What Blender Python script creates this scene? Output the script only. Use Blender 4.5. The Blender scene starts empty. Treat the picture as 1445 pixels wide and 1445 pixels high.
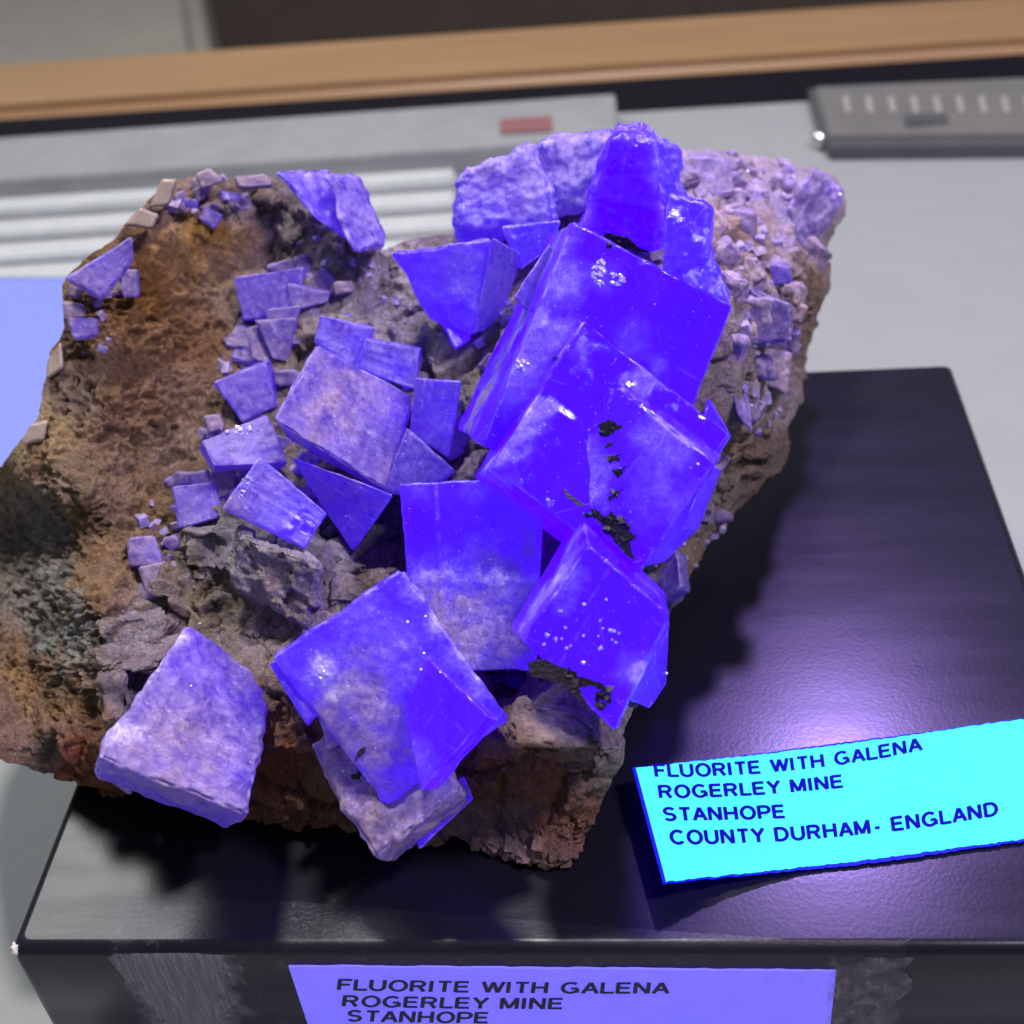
import bpy, bmesh, math, random
import numpy as np
from mathutils import Vector, Matrix
from mathutils.bvhtree import BVHTree

# ------------------------------------------------------------------ camera, world, lamps
F = 1909.0; CX = CY = 722.5                       # focal length and centre in photo pixels
_d1 = np.array([141., -1542., F]); _d2 = np.array([-19022., 625., F])
_Y = _d1/np.linalg.norm(_d1); _X = -_d2/np.linalg.norm(_d2); _X -= _Y*(_X@_Y); _X /= np.linalg.norm(_X)
_Z = np.cross(_X, _Y)
M = np.stack([_X, _Y, _Z])                        # camera axes -> room axes (x along the box front, z up)
CAM = np.array([0.08227, -0.09436, 0.14365])
S = bpy.context.scene
COL = S.collection
cd = bpy.data.cameras.new('camera'); cam = bpy.data.objects.new('camera', cd); COL.objects.link(cam)
R3 = np.stack([M[:, 0], -M[:, 1], -M[:, 2]], axis=1)
mw = Matrix.Identity(4)
for i in range(3):
    for j in range(3): mw[i][j] = R3[i, j]
    mw[i][3] = CAM[i]
cam.matrix_world = mw
cd.sensor_width = 36; cd.lens = F/1445*36; cd.clip_start = .005; cd.clip_end = 50
cd.dof.use_dof = True; cd.dof.focus_distance = 0.172; cd.dof.aperture_fstop = 26
S.camera = cam
w = bpy.data.worlds.new('World'); S.world = w; w.use_nodes = True
bg = w.node_tree.nodes['Background']; bg.inputs[0].default_value = (.80, .86, 1, 1); bg.inputs[1].default_value = .22
S.view_settings.view_transform = 'Standard'; S.view_settings.look = 'None'
S.view_settings.exposure = 0; S.view_settings.gamma = 1
S.cycles.use_denoising = True
S.cycles.max_bounces = 6; S.cycles.transparent_max_bounces = 12
S.cycles.sample_clamp_indirect = 4

def aim(o, p, t):
    o.location = p
    o.rotation_euler = (Vector(t)-Vector(p)).to_track_quat('-Z', 'Y').to_euler()
def area(name, p, t, size, power, col, size_y=None):
    l = bpy.data.lights.new(name, 'AREA'); l.energy = power; l.color = col; l.size = size
    if size_y: l.shape = 'RECTANGLE'; l.size_y = size_y
    o = bpy.data.objects.new(name, l); COL.objects.link(o); aim(o, p, t); return o
area('room_lamp', (-.44, .68, .86), (-.1, .25, 0), .30, 4.7, (.97, 1, .98))
area('relief_key', (.02, .17, .56), (.06, .07, 0), .05, 2.9, (1, .95, .92))  # added key above the specimen for surface relief; no such lamp is seen
area('front_fill', (.33, -.06, .45), (.06, .06, 0), .06, 2.6, (.80, .70, 1))  # added violet-tinted fill that brightens the camera-side faces
ul = bpy.data.lights.new('violet_torch', 'SPOT'); ul.energy = 4.6; ul.color = (.46, .30, 1); ul.spot_size = math.radians(36); ul.spot_blend = .8; ul.shadow_soft_size = .011
uo = bpy.data.objects.new('violet_torch', ul); COL.objects.link(uo); aim(uo, (.150, .250, .275), (.090, .055, .01))

# ------------------------------------------------------------------ projection helpers
def ray(px, py): return M @ np.array([(px-CX)/F, (py-CY)/F, 1.])
def at_z(px, py, z): r = ray(px, py); return CAM + r*((z-CAM[2])/r[2])
def at_y(px, py, y): r = ray(px, py); return CAM + r*((y-CAM[1])/r[1])
def proj(P):
    q = (np.asarray(P)-CAM) @ M                   # room -> camera
    return np.stack([q[..., 0]/q[..., 2]*F+CX, q[..., 1]/q[..., 2]*F+CY], -1), q[..., 2]

# ------------------------------------------------------------------ vector noise
def _h(ix, iy, iz, s):
    n = (ix.astype(np.int64)*374761393 + iy.astype(np.int64)*668265263 + iz.astype(np.int64)*2147483647 + s*144665) & 0xffffffff
    n = ((n ^ (n >> 13))*1274126177) & 0xffffffff
    n = ((n ^ (n >> 16))*2246822519) & 0xffffffff
    return ((n ^ (n >> 15)) & 0xffffff)/float(0xffffff)
def vnoise(p, s=0):
    i = np.floor(p); f = p-i; f = f*f*f*(f*(f*6-15)+10)
    x, y, z = i[:, 0], i[:, 1], i[:, 2]; o = 0
    for dx in (0, 1):
        for dy in (0, 1):
            for dz in (0, 1):
                wgt = (f[:, 0] if dx else 1-f[:, 0])*(f[:, 1] if dy else 1-f[:, 1])*(f[:, 2] if dz else 1-f[:, 2])
                o = o + wgt*_h(x+dx, y+dy, z+dz, s)
    return o*2-1
def fbm(p, oct=4, s=0, gain=.5, lac=2.03):
    a, o, t = 1., 0., 0.
    for k in range(oct):
        o = o + a*vnoise(p+k*17.3, s+k); t += a; a *= gain; p = p*lac
    return o/t
def blocks(p, s=0):
    """angular broken-rock relief: each cell is a tilted flat piece"""
    i = np.floor(p); best = np.full(len(p), 1e9); out = np.zeros(len(p)); second = np.full(len(p), 1e9)
    for dx in (-1, 0, 1):
        for dy in (-1, 0, 1):
            for dz in (-1, 0, 1):
                c = i+np.array([dx, dy, dz]); x, y, z = c[:, 0], c[:, 1], c[:, 2]
                q = c+np.stack([_h(x, y, z, s), _h(x, y, z, s+1), _h(x, y, z, s+2)], 1)
                d = p-q; dd = (d*d).sum(1)
                tv = np.stack([_h(x, y, z, s+3), _h(x, y, z, s+4), _h(x, y, z, s+5)], 1)*2-1
                hh = (_h(x, y, z, s+6)-.5)*.9+(tv*d).sum(1)*.9
                near = dd < best
                second = np.where(near, best, np.minimum(second, dd))
                out = np.where(near, hh, out); best = np.where(near, dd, best)
    edge = np.sqrt(second)-np.sqrt(best)
    return out, edge

# ------------------------------------------------------------------ object helpers
def tag(o, label=None, cat=None, group=None, kind=None):
    if label: o['label'] = label
    if cat: o['category'] = cat
    if group: o['group'] = group
    if kind: o['kind'] = kind
    return o
def empty(name, loc, label, cat, group=None):
    o = bpy.data.objects.new(name, None); COL.objects.link(o); o.location = loc; o.empty_display_size = .01
    return tag(o, label, cat, group)
def origin_of(o):
    p = Vector((0, 0, 0))
    while o: p += o.location; o = o.parent
    return p
def mesh(name, V, Fc, mat, parent=None, smooth=False, loc=None):
    V = np.asarray(V, float)
    base = origin_of(parent) if parent else Vector(loc if loc is not None else (0, 0, 0))
    me = bpy.data.meshes.new(name)
    me.from_pydata((V-np.array(base)).tolist(), [], [list(map(int, f)) for f in Fc]); me.update()
    if smooth: me.polygons.foreach_set('use_smooth', np.ones(len(me.polygons), bool))
    if mat: me.materials.append(mat)
    o = bpy.data.objects.new(name, me); COL.objects.link(o)
    if parent: o.parent = parent
    else: o.location = base
    return o
def fattr(o, name, vals):
    a = o.data.attributes.new(name, 'FLOAT', 'POINT'); a.data.foreach_set('value', np.asarray(vals, np.float32))

# ------------------------------------------------------------------ materials
class NT:
    def __init__(s, name):
        s.m = bpy.data.materials.new(name); s.m.use_nodes = True; s.t = s.m.node_tree; s.t.nodes.clear()
        s.out = s.n('ShaderNodeOutputMaterial'); s.bsdf = s.n('ShaderNodeBsdfPrincipled'); s.l(s.bsdf.outputs[0], s.out.inputs[0])
        s.co = s.n('ShaderNodeTexCoord').outputs['Object']
    def n(s, typ, **kw):
        x = s.t.nodes.new(typ)
        for k, v in kw.items():
            if k in x.inputs.keys(): s.set(x.inputs[k], v)
            else: setattr(x, k, v)
        return x
    def l(s, a, b): s.t.links.new(a, b)
    def set(s, inp, v):
        if isinstance(v, bpy.types.NodeSocket): s.l(v, inp)
        else:
            if hasattr(inp.default_value, '__len__') and isinstance(v, (tuple, list)) and len(v) == 3 and len(inp.default_value) == 4: v = (*v, 1)
            inp.default_value = v
    def p(s, **kw):
        for k, v in kw.items(): s.set(s.bsdf.inputs[k.replace('_', ' ')], v)
    def noise(s, scale, detail=5, rough=.55, vec=None, dist=0):
        return s.n('ShaderNodeTexNoise', Vector=vec or s.co, Scale=scale, Detail=detail, Roughness=rough, Distortion=dist).outputs[0]
    def ramp(s, v, stops, interp='LINEAR'):
        r = s.n('ShaderNodeValToRGB'); s.l(v, r.inputs[0]); e = r.color_ramp.elements; r.color_ramp.interpolation = interp
        while len(e) < len(stops): e.new(.5)
        for x, (pos, c) in zip(e, stops):
            x.position = pos; x.color = (*(c if hasattr(c, '__len__') else (c, c, c)), 1)
        return r.outputs[0]
    def mix(s, f, a, b, mode='MIX'):
        x = s.n('ShaderNodeMix', data_type='RGBA', blend_type=mode, clamp_factor=True)
        s.set(x.inputs[0], f); s.set(x.inputs[6], a); s.set(x.inputs[7], b); return x.outputs[2]
    def math(s, op, a, b=0., clamp=False):
        x = s.n('ShaderNodeMath', operation=op, use_clamp=clamp); s.set(x.inputs[0], a); s.set(x.inputs[1], b); return x.outputs[0]
    def attr(s, name, out='Fac'): return s.n('ShaderNodeAttribute', attribute_name=name).outputs[out]
    def mapv(s, scale, rot=(0, 0, 0)): return s.n('ShaderNodeMapping', Vector=s.co, Scale=scale, Rotation=rot).outputs[0]
    def bump(s, h, strength=.3, dist=.0003, normal=None):
        b = s.n('ShaderNodeBump', Strength=strength, Distance=dist, Height=h)
        if normal: s.l(normal, b.inputs['Normal'])
        return b.outputs[0]

def mat_fluorite():
    m = NT('fluorite')
    cloud = m.ramp(m.noise(210, 9, .66, dist=.8), [(.34, 0), (.66, 1)])
    fine = m.ramp(m.noise(1100, 7, .75), [(.40, 0), (.66, 1)])
    veil = m.ramp(m.noise(330, 8, .7, vec=m.mapv((1, .16, .4), (.5, .3, .8)), dist=1.2), [(.55, 0), (.68, 1)])
    fr = m.attr('frost'); du = m.attr('dust'); gl = m.attr('glow'); ed = m.attr('rim')
    fr2 = m.math('MULTIPLY', fr, m.math('ADD', m.math('MULTIPLY', cloud, .75), m.math('ADD', m.math('MULTIPLY', fine, .25), .40)), True)
    fr2 = m.math('ADD', fr2, m.math('MULTIPLY', m.math('MULTIPLY', veil, cloud), .10), True)
    fr3 = m.math('ADD', fr2, m.math('MULTIPLY', m.math('ADD', ed, m.attr('pale')), m.math('ADD', .25, m.math('MULTIPLY', fine, .6))), True)
    du2 = m.math('MULTIPLY', du, m.math('ADD', m.math('MULTIPLY', m.ramp(m.noise(330, 9, .72), [(.36, 0), (.66, 1)]), .70), .52), True)
    deep = m.mix(cloud, (.012, .001, .12), (.028, .003, .22))
    base = m.mix(fr3, deep, m.mix(fine, (.15, .105, .30), (.31, .25, .46)))
    base = m.mix(du2, base, m.mix(fine, (.21, .135, .10), (.44, .345, .30)))
    specks = m.ramp(m.noise(900, 4, .6), [(.70, 0), (.75, 1)])
    base = m.mix(m.math('MULTIPLY', specks, m.math('MULTIPLY', du, 1.2), True), base, (.10, .04, .025))
    pale = m.math('ADD', m.attr('pale'), m.math('MULTIPLY', ed, .55), True)
    base = m.mix(m.math('MULTIPLY', pale, m.math('ADD', .30, m.math('MULTIPLY', fine, .7))), base, (.66, .61, .76))
    vor = m.n('ShaderNodeTexVoronoi', Vector=m.mapv((1, 1, .5), (.3, .7, .2)), Scale=150., feature='DISTANCE_TO_EDGE').outputs[0]
    crack = m.math('MULTIPLY', m.ramp(vor, [(.0, 1), (.014, 0)]), m.ramp(m.noise(170, 5, .7), [(.54, 0), (.66, 1)]), True)
    base = m.mix(m.math('MULTIPLY', crack, .35), base, (.55, .48, .85))
    sparkle = m.ramp(m.noise(2400, 2, .5), [(.705, 0), (.74, 1)])  # white sparkle painted into the colour as tiny pale dots
    base = m.mix(m.math('MULTIPLY', sparkle, .75), base, (.72, .68, .90))
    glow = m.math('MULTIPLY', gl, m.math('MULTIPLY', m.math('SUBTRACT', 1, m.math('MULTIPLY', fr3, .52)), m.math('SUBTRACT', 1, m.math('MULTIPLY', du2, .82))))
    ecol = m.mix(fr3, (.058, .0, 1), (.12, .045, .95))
    bumpv = m.math('ADD', m.math('MULTIPLY', fine, m.math('ADD', fr, .10)), m.math('MULTIPLY', veil, .5))
    rough = m.math('ADD', .07, m.math('ADD', m.math('MULTIPLY', fr3, .38), m.math('MULTIPLY', du2, .4)), True)
    trans = m.math('MULTIPLY', m.math('SUBTRACT', 1, fr3, True), m.math('MULTIPLY', m.math('SUBTRACT', 1, du2, True), .75))
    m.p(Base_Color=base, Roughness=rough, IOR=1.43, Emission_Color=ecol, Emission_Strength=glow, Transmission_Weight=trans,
        Subsurface_Weight=.3, Subsurface_Radius=(.5, .4, 1), Subsurface_Scale=.0022, Normal=m.bump(bumpv, .30, .00020))
    # clear parts tint what is seen through them
    return m.m
def mat_rock():
    m = NT('matrix_rock')
    c = m.attr('rock_colour', 'Color')
    n1 = m.ramp(m.noise(280, 9, .72), [(.33, .66), (.67, 1.28)])
    n2 = m.ramp(m.noise(1300, 7, .78), [(.33, .62), (.66, 1.35)])
    c = m.mix(1, m.mix(1, c, n1, 'MULTIPLY'), n2, 'MULTIPLY')
    oc = m.ramp(m.noise(120, 6, .7), [(.56, 0), (.70, 1)])
    c = m.mix(m.math('MULTIPLY', oc, m.attr('rust')), c, (.30, .13, .035))
    gl = m.ramp(m.noise(700, 3, .5), [(.68, 0), (.75, 1)])
    c = m.mix(m.math('MULTIPLY', gl, .35), c, (.42, .36, .40))
    fib = m.noise(620, 8, .72, vec=m.mapv((1, .42, .7), (.2, .4, -.5)), dist=2.6)
    fib2 = m.noise(1500, 4, .7, vec=m.mapv((.3, 1, .5), (.6, .2, .7)), dist=1.6)
    c = m.mix(1, c, m.ramp(fib, [(.36, .78), (.60, 1.14)]), 'MULTIPLY')
    h = m.math('ADD', m.math('MULTIPLY', m.noise(2300, 6, .75), .5), m.math('ADD', m.math('MULTIPLY', fib, 1.6), m.math('MULTIPLY', fib2, .6)))
    m.p(Base_Color=c, Roughness=.74, Specular_IOR_Level=.35, Normal=m.bump(h, 1.0, .0016))
    return m.m
def mat_simple(name, col, rough=.5, vary=.0, scale=200, spec=.5, bump=0, bscale=3000, metal=0, alpha=None, coat=0):
    m = NT(name)
    c = col
    if vary: c = m.mix(m.noise(scale, 6, .6), tuple(x*(1-vary) for x in col), tuple(min(1, x*(1+vary)) for x in col))
    m.p(Base_Color=c, Roughness=rough, Specular_IOR_Level=spec, Metallic=metal, Coat_Weight=coat)
    if bump: m.p(Normal=m.bump(m.noise(bscale, 5, .6), bump, .0002))
    return m
def mat_quartz():
    m = NT('pale_quartz')
    n = m.noise(300, 6, .65)
    m.p(Base_Color=m.mix(n, (.20, .15, .11), (.36, .30, .24)), Roughness=.28, Subsurface_Weight=.4, Subsurface_Scale=.002, Normal=m.bump(m.noise(1500), .3, .0003))
    return m.m
def mat_galena():
    m = NT('galena')
    m.p(Base_Color=m.mix(m.noise(2500, 4), (.010, .008, .014), (.05, .042, .055)), Roughness=.38, Metallic=.75, Normal=m.bump(m.noise(2600, 5), .5, .0003))
    return m.m
def mat_card():
    m = NT('black_card')
    sc = m.ramp(m.noise(35, 5, .6, vec=m.mapv((1, 6, 1), (0, 0, .4))), [(.4, .24), (.7, .30)])
    grain = m.n('ShaderNodeTexVoronoi', Vector=m.co, Scale=1700.).outputs[0]
    wear = m.ramp(m.noise(900, 3, .6), [(.74, 0), (.80, 1)])
    m.p(Base_Color=m.mix(m.math('MULTIPLY', wear, .25), (.0075, .0072, .011), (.12, .11, .11)), Roughness=sc, Specular_IOR_Level=.27, Normal=m.bump(grain, .045, .00012))
    return m.m
def mat_glow_paper(name, col, ecol, strength):
    m = NT(name)
    n = m.ramp(m.noise(420, 6, .65), [(.3, .90), (.7, 1.05)])
    f = m.ramp(m.noise(5000, 3, .6), [(.3, .95), (.7, 1.04)])
    m.p(Base_Color=col, Roughness=.9, Specular_IOR_Level=.05, Emission_Color=m.mix(1, m.mix(1, (*ecol,), n, 'MULTIPLY'), f, 'MULTIPLY'), Emission_Strength=strength)
    return m.m
def mat_tape():
    m = NT('clear_tape')
    tr = m.n('ShaderNodeBsdfTransparent'); tr.inputs[0].default_value = (.93, .93, .95, 1)
    gls = m.n('ShaderNodeBsdfGlossy'); gls.inputs['Roughness'].default_value = .32
    wr = m.noise(1500, 4, .6, vec=m.mapv((1, 1, .12), (0, .55, 0)), dist=1.4)
    m.l(m.bump(wr, .35, .0003), gls.inputs['Normal'])
    dif = m.n('ShaderNodeBsdfDiffuse'); dif.inputs[0].default_value = (.46, .43, .45, 1)
    m.l(m.bump(wr, 1.0, .0012), dif.inputs['Normal'])
    a = m.n('ShaderNodeMixShader'); a.inputs[0].default_value = .016; m.l(tr.outputs[0], a.inputs[1]); m.l(gls.outputs[0], a.inputs[2])
    b = m.n('ShaderNodeMixShader'); m.l(a.outputs[0], b.inputs[1]); m.l(dif.outputs[0], b.inputs[2])
    mask = m.ramp(m.math('ADD', m.attr('milky'), m.math('MULTIPLY', m.math('SUBTRACT', m.noise(450, 6, .7), .5), .9)), [(.42, .01), (.70, .55)])
    m.l(mask, b.inputs[0]); m.l(b.outputs[0], m.out.inputs[0])
    return m.m

MAT = dict(fluorite=mat_fluorite(), rock=mat_rock(), quartz=mat_quartz(), galena=mat_galena(), card=mat_card(), tape=mat_tape())
MAT['bead'] = mat_simple('glossy_bead', (.80, .76, .98), .30, metal=.85).m  # for metallic beads added to stand in for glints
MAT['fluorite2'] = mat_simple('glint_fluorite_chips', (.42, .36, .85), .08, .3, 900, spec=.9).m  # for glossy chips added where glints sit
MAT['label'] = mat_glow_paper('glowing_label_paper', (.02, .20, .25), (.08, .97, 1.0), 1.0)
MAT['label_halo_spill'] = mat_glow_paper('label_halo_spill_glow', (.02, .02, .5), (.003, .0, .95), .9)  # bloom halo and underside spill, put in as blue emission
MAT['label2'] = mat_glow_paper('dim_label_paper', (.22, .20, .40), (.15, .12, 1.0), 1.0)
MAT['sheet'] = mat_glow_paper('glowing_sheet_paper', (.12, .13, .28), (.20, .27, .90), .75)
MAT['sheet_halo'] = mat_glow_paper('sheet_halo_glow', (.05, .05, .5), (.015, .02, .75), .7)  # blurred blue fringe of the bright sheet, put in as emission
MAT['ink'] = mat_glow_paper('halation_blue_ink', (.004, .002, .05), (.004, 0, .62), .75)  # black ink; the blue halation over it is put in as emission
MAT['ink2'] = mat_simple('black_ink', (.010, .008, .03), .6).m
MAT['corner'] = mat_simple('worn_card', (.55, .52, .46), .7, .3, 900, bump=.5, bscale=2500).m

# ------------------------------------------------------------------ floor and desk
H = .036                                            # height of the display box
DZ = -H
def slab(name, x0, x1, y0, y1, z0, z1, mat, parent=None, bev=.0, loc=None):
    bm = bmesh.new(); bmesh.ops.create_cube(bm, size=1)
    for v in bm.verts: v.co = Vector((x0+(v.co.x+.5)*(x1-x0), y0+(v.co.y+.5)*(y1-y0), z0+(v.co.z+.5)*(z1-z0)))
    if bev: bmesh.ops.bevel(bm, geom=bm.edges[:], offset=bev, segments=3, affect='EDGES')
    V = [tuple(v.co) for v in bm.verts]; bm.verts.index_update(); Fc = [[v.index for v in f.verts] for f in bm.faces]; bm.free()
    return mesh(name, V, Fc, mat, parent, smooth=False, loc=loc)
m = NT('brown_carpet'); m.p(Base_Color=m.mix(m.noise(14, 8, .7), (.13, .085, .055), (.22, .15, .10)), Roughness=.95); MAT['carpet'] = m.m
tag(slab('floor', -6, 6, -3, 6, -.76, -.74, MAT['carpet']), kind='structure')
m = NT('grey_desk_laminate')
m.p(Base_Color=m.mix(m.noise(60, 7, .65), (.26, .27, .275), (.31, .32, .32)), Roughness=.55, Normal=m.bump(m.noise(900, 4), .12, .0003)); MAT['desk'] = m.m
m = NT('varnished_wood')
wn = m.noise(22, 8, .65, vec=m.mapv((.35, 6, 6)), dist=.5)
m.p(Base_Color=m.mix(wn, (.20, .105, .042), (.42, .25, .115)), Roughness=.45, Normal=m.bump(wn, .1, .001)); MAT['wood'] = m.m
MAT['black'] = mat_simple('black_rubber', (.004, .004, .008), .85, .3, 300, spec=.15).m
desk = empty('desk', (0, .1, DZ), 'grey laminate desk with black inlay and varnished wooden back edge', 'desk')
ang = 0
yb0, yb1, yw1 = .340, .377, .428
slab('desk_top', -1.2, 1.2, -.6, yb0, DZ-.025, DZ, MAT['desk'], desk)
slab('black_inlay', -1.2, 1.2, yb0, yb1, DZ-.025, DZ-.003, MAT['black'], desk)
slab('wooden_edge', -1.2, 1.2, yb1, yw1, DZ-.030, DZ+.001, MAT['wood'], desk, .004)
slab('desk_apron', -1.15, 1.15, -.5, yb1-.01, -.74, DZ-.0305, MAT['black'], desk)

# ------------------------------------------------------------------ display box
BW, BD, BR_ = .140, .1255, .0015
box = empty('display_box', (BW/2, BD/2, DZ), 'satin black card box with a taped lettered label on its front', 'box')
def box_body():
    # rounded-top shell: profile rings of a rounded rectangle
    V, Fc = [], []
    def ring(inset, z, rc, n=6):
        pts = []
        for cxx, cyy, a0 in ((BW-inset-rc, BD-inset-rc, 0), (inset+rc, BD-inset-rc, 90), (inset+rc, inset+rc, 180), (BW-inset-rc, inset+rc, 270)):
            for k in range(n+1):
                a = math.radians(a0+90*k/n); pts.append((cxx+rc*math.cos(a), cyy+rc*math.sin(a), z))
        return pts
    rings = [ring(0, DZ+.0003, .0012)]
    for k in range(7):
        a = math.radians(90*k/6); rings.append(ring(BR_*(1-math.cos(a)), -BR_*(1-math.sin(a)), .0012))
    n = len(rings[0])
    for r in rings: V += r
    for i in range(len(rings)-1):
        for k in range(n): Fc.append((i*n+k, i*n+(k+1) % n, (i+1)*n+(k+1) % n, (i+1)*n+k))
    Fc.append(tuple((len(rings)-1)*n+k for k in range(n))); Fc.append(tuple(reversed(range(n))))
    o = mesh('box_body', V, Fc, MAT['card'], box)
    for p in o.data.polygons: p.use_smooth = len(p.vertices) == 4
    return o
box_body()

def front(px, py, off=.0):                           # point on the box's front face
    return at_y(px, py, -off)
def arc(cx, cy, rx, ry, a0, a1, n=10): return [(cx+rx*math.cos(math.radians(a0+(a1-a0)*k/n)), cy+ry*math.sin(math.radians(a0+(a1-a0)*k/n))) for k in range(n+1)]
GLY = {                                              # advance width, pen strokes (cap height 1)
 'F': (.66, [[(.0, 0), (.0, 1)], [(0, .93), (.58, .93)], [(0, .50), (.50, .50)]]),
 'L': (.62, [[(0, 1), (0, 0)], [(0, .07), (.56, .07)]]),
 'U': (.80, [[(0, 1), (0, .36)]+arc(.31, .36, .31, .31, 180, 360)+[(.62, 1)]]),
 'O': (.90, [arc(.37, .5, .37, .45, 0, 360, 24)]),
 'R': (.80, [[(0, 0), (0, 1)], [(0, .93), (.36, .93)]+arc(.36, .71, .22, .22, 90, -90)+[(0, .49)], [(.34, .49), (.60, 0)]]),
 'I': (.24, [[(0, 0), (0, 1)]]),
 'T': (.72, [[(.29, 0), (.29, .93)], [(-.02, .93), (.60, .93)]]),
 'E': (.72, [[(0, 0), (0, 1)], [(0, .93), (.58, .93)], [(0, .51), (.54, .51)], [(0, .07), (.60, .07)]]),
 'W': (1.06, [[(-.03, 1), (.22, .02)], [(.22, .02), (.45, .96)], [(.45, .96), (.68, .02)], [(.68, .02), (.93, 1)]]),
 'H': (.80, [[(0, 0), (0, 1)], [(.60, 0), (.60, 1)], [(0, .51), (.60, .51)]]),
 'G': (.90, [arc(.37, .5, .37, .45, 45, 330, 20)+[(.69, .44)], [(.40, .44), (.73, .44)], [(.70, .06), (.70, .44)]]),
 'A': (.76, [[(-.04, 0), (.30, .98)], [(.30, .98), (.64, 0)], [(.10, .33), (.50, .33)]]),
 'N': (.80, [[(0, 0), (0, 1)], [(0, 1), (.60, 0)], [(.60, 0), (.60, 1)]]),
 'Y': (.74, [[(-.03, 1), (.30, .46)], [(.63, 1), (.30, .46)], [(.30, .46), (.30, 0)]]),
 'M': (.94, [[(0, 0), (0, 1)], [(0, 1), (.36, .06)], [(.36, .06), (.72, 1)], [(.72, 1), (.72, 0)]]),
 'S': (.78, [arc(.30, .725, .27, .225, 25, 250, 14)+arc(.30, .275, .28, .225, 70, -155, 14)]),
 'P': (.74, [[(0, 0), (0, 1)], [(0, .93), (.36, .93)]+arc(.36, .69, .23, .24, 90, -90)+[(0, .45)]]),
 'C': (.86, [arc(.37, .5, .37, .45, 42, 318, 20)]),
 'D': (.82, [[(0, 0), (0, 1)], [(0, .93), (.26, .93)]+arc(.26, .5, .37, .43, 90, -90, 14)+[(0, .07)]]),
 '-': (.46, [[(.02, .37), (.30, .37)]]), ' ': (.36, [])}
def textmesh(txt, bold=.075, shear=0.):
    V, Fc, lay, x = [], [], [], 0.
    for ch in txt:
        adv, strokes = GLY[ch]
        for si, st in enumerate(strokes):
            st = np.array(st); k = len(st); closed = np.linalg.norm(st[0]-st[-1]) < 1e-6
            b0 = len(V)
            for i in range(k):
                p0 = st[(i-1) % (k-1)] if closed and i == 0 else st[max(i-1, 0)]
                p1 = st[1] if closed and i == k-1 else st[min(i+1, k-1)]
                d = p1-p0; d = d/(np.linalg.norm(d)+1e-9); nn = np.array([-d[1], d[0]])
                for sg in (1, -1):
                    q = st[i]+nn*bold*sg; V.append((q[0]+x+shear*q[1], q[1])); lay.append(si)
            for i in range(k-1): Fc.append((b0+2*i, b0+2*i+1, b0+2*i+3, b0+2*i+2))
        x += adv+bold*1.1
    return np.array(V), Fc, np.array(lay)
def text_line(txt, b0, b1, b2, cap, up, to3d, bold=.012, shear=0.):
    """letters laid along a gently curved baseline (photo points b0,b1,b2) on a real surface given by to3d"""
    V, Fc, lay = textmesh(txt, bold, shear)
    x0, x1 = V[:, 0].min(), V[:, 0].max(); t = (V[:, 0]-x0)/(x1-x0); hgt = V[:, 1]
    b0, b1, b2 = map(np.array, (b0, b1, b2)); tm = (b1[0]-b0[0])/(b2[0]-b0[0])
    L0 = (t-tm)*(t-1)/tm; L1 = t*(t-1)/(tm*(tm-1)); L2 = t*(t-tm)/(1-tm)
    y = b0[1]*L0+b1[1]*L1+b2[1]*L2; x = b0[0]+(b2[0]-b0[0])*t
    px = x+up[0]*hgt*cap; py = y+up[1]*hgt*cap
    return [to3d(a, b, l*2.5e-6) for a, b, l in zip(px, py, lay)], Fc
def lettering(parent, lines, to3d, mat, clip=None):
    V, Fc = [], []
    for (txt, b0, b1, b2, cap, up, bold, sh) in lines:
        v, f = text_line(txt, b0, b1, b2, cap, up, to3d, bold, sh)
        f = [[i+len(V) for i in q] for q in f]; V += v; Fc += f
    return mesh('lettering', V, Fc, mat, parent)

# label taped to the box front
def front_label():
    a = front(407, 1364, .0004); b = front(1180, 1371, .0004)
    V, Fc = [], []; n = 60; rnd = random.Random(4)
    for k in range(n+1):
        t = k/n; p = a*(1-t)+b*t; jag = rnd.uniform(-.00012, .00012)
        for (dy, dz) in ((0, jag), (0, -.024), (.0003, -.024), (.0003, jag)):
            V.append((p[0], p[1]+dy, p[2]+dz))
    for k in range(n):
        for j in range(4): Fc.append((4*k+j, 4*k+(j+1) % 4, 4*k+4+(j+1) % 4, 4*k+4+j))
    Fc += [(0, 1, 2, 3), (4*n+3, 4*n+2, 4*n+1, 4*n)]
    lab = mesh('front_label', V, Fc, MAT['label2'], box)
    tag(lab, 'dim violet lettered label under clear tape')
    up = (.13, -1)
    lettering(lab, [('FLUORITE WITH GALENA', (475, 1397), (700, 1401), (945, 1402), 15.5, up, .10, 0),
                    ('ROGERLEY MINE', (482, 1420), (640, 1423), (793, 1424), 15.5, up, .10, 0),
                    ('STANHOPE', (489, 1441), (590, 1443), (688, 1444), 15.5, up, .10, 0)],
              lambda x, y, e: front(x, y, .0005+e), MAT['ink2'])
front_label()

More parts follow.
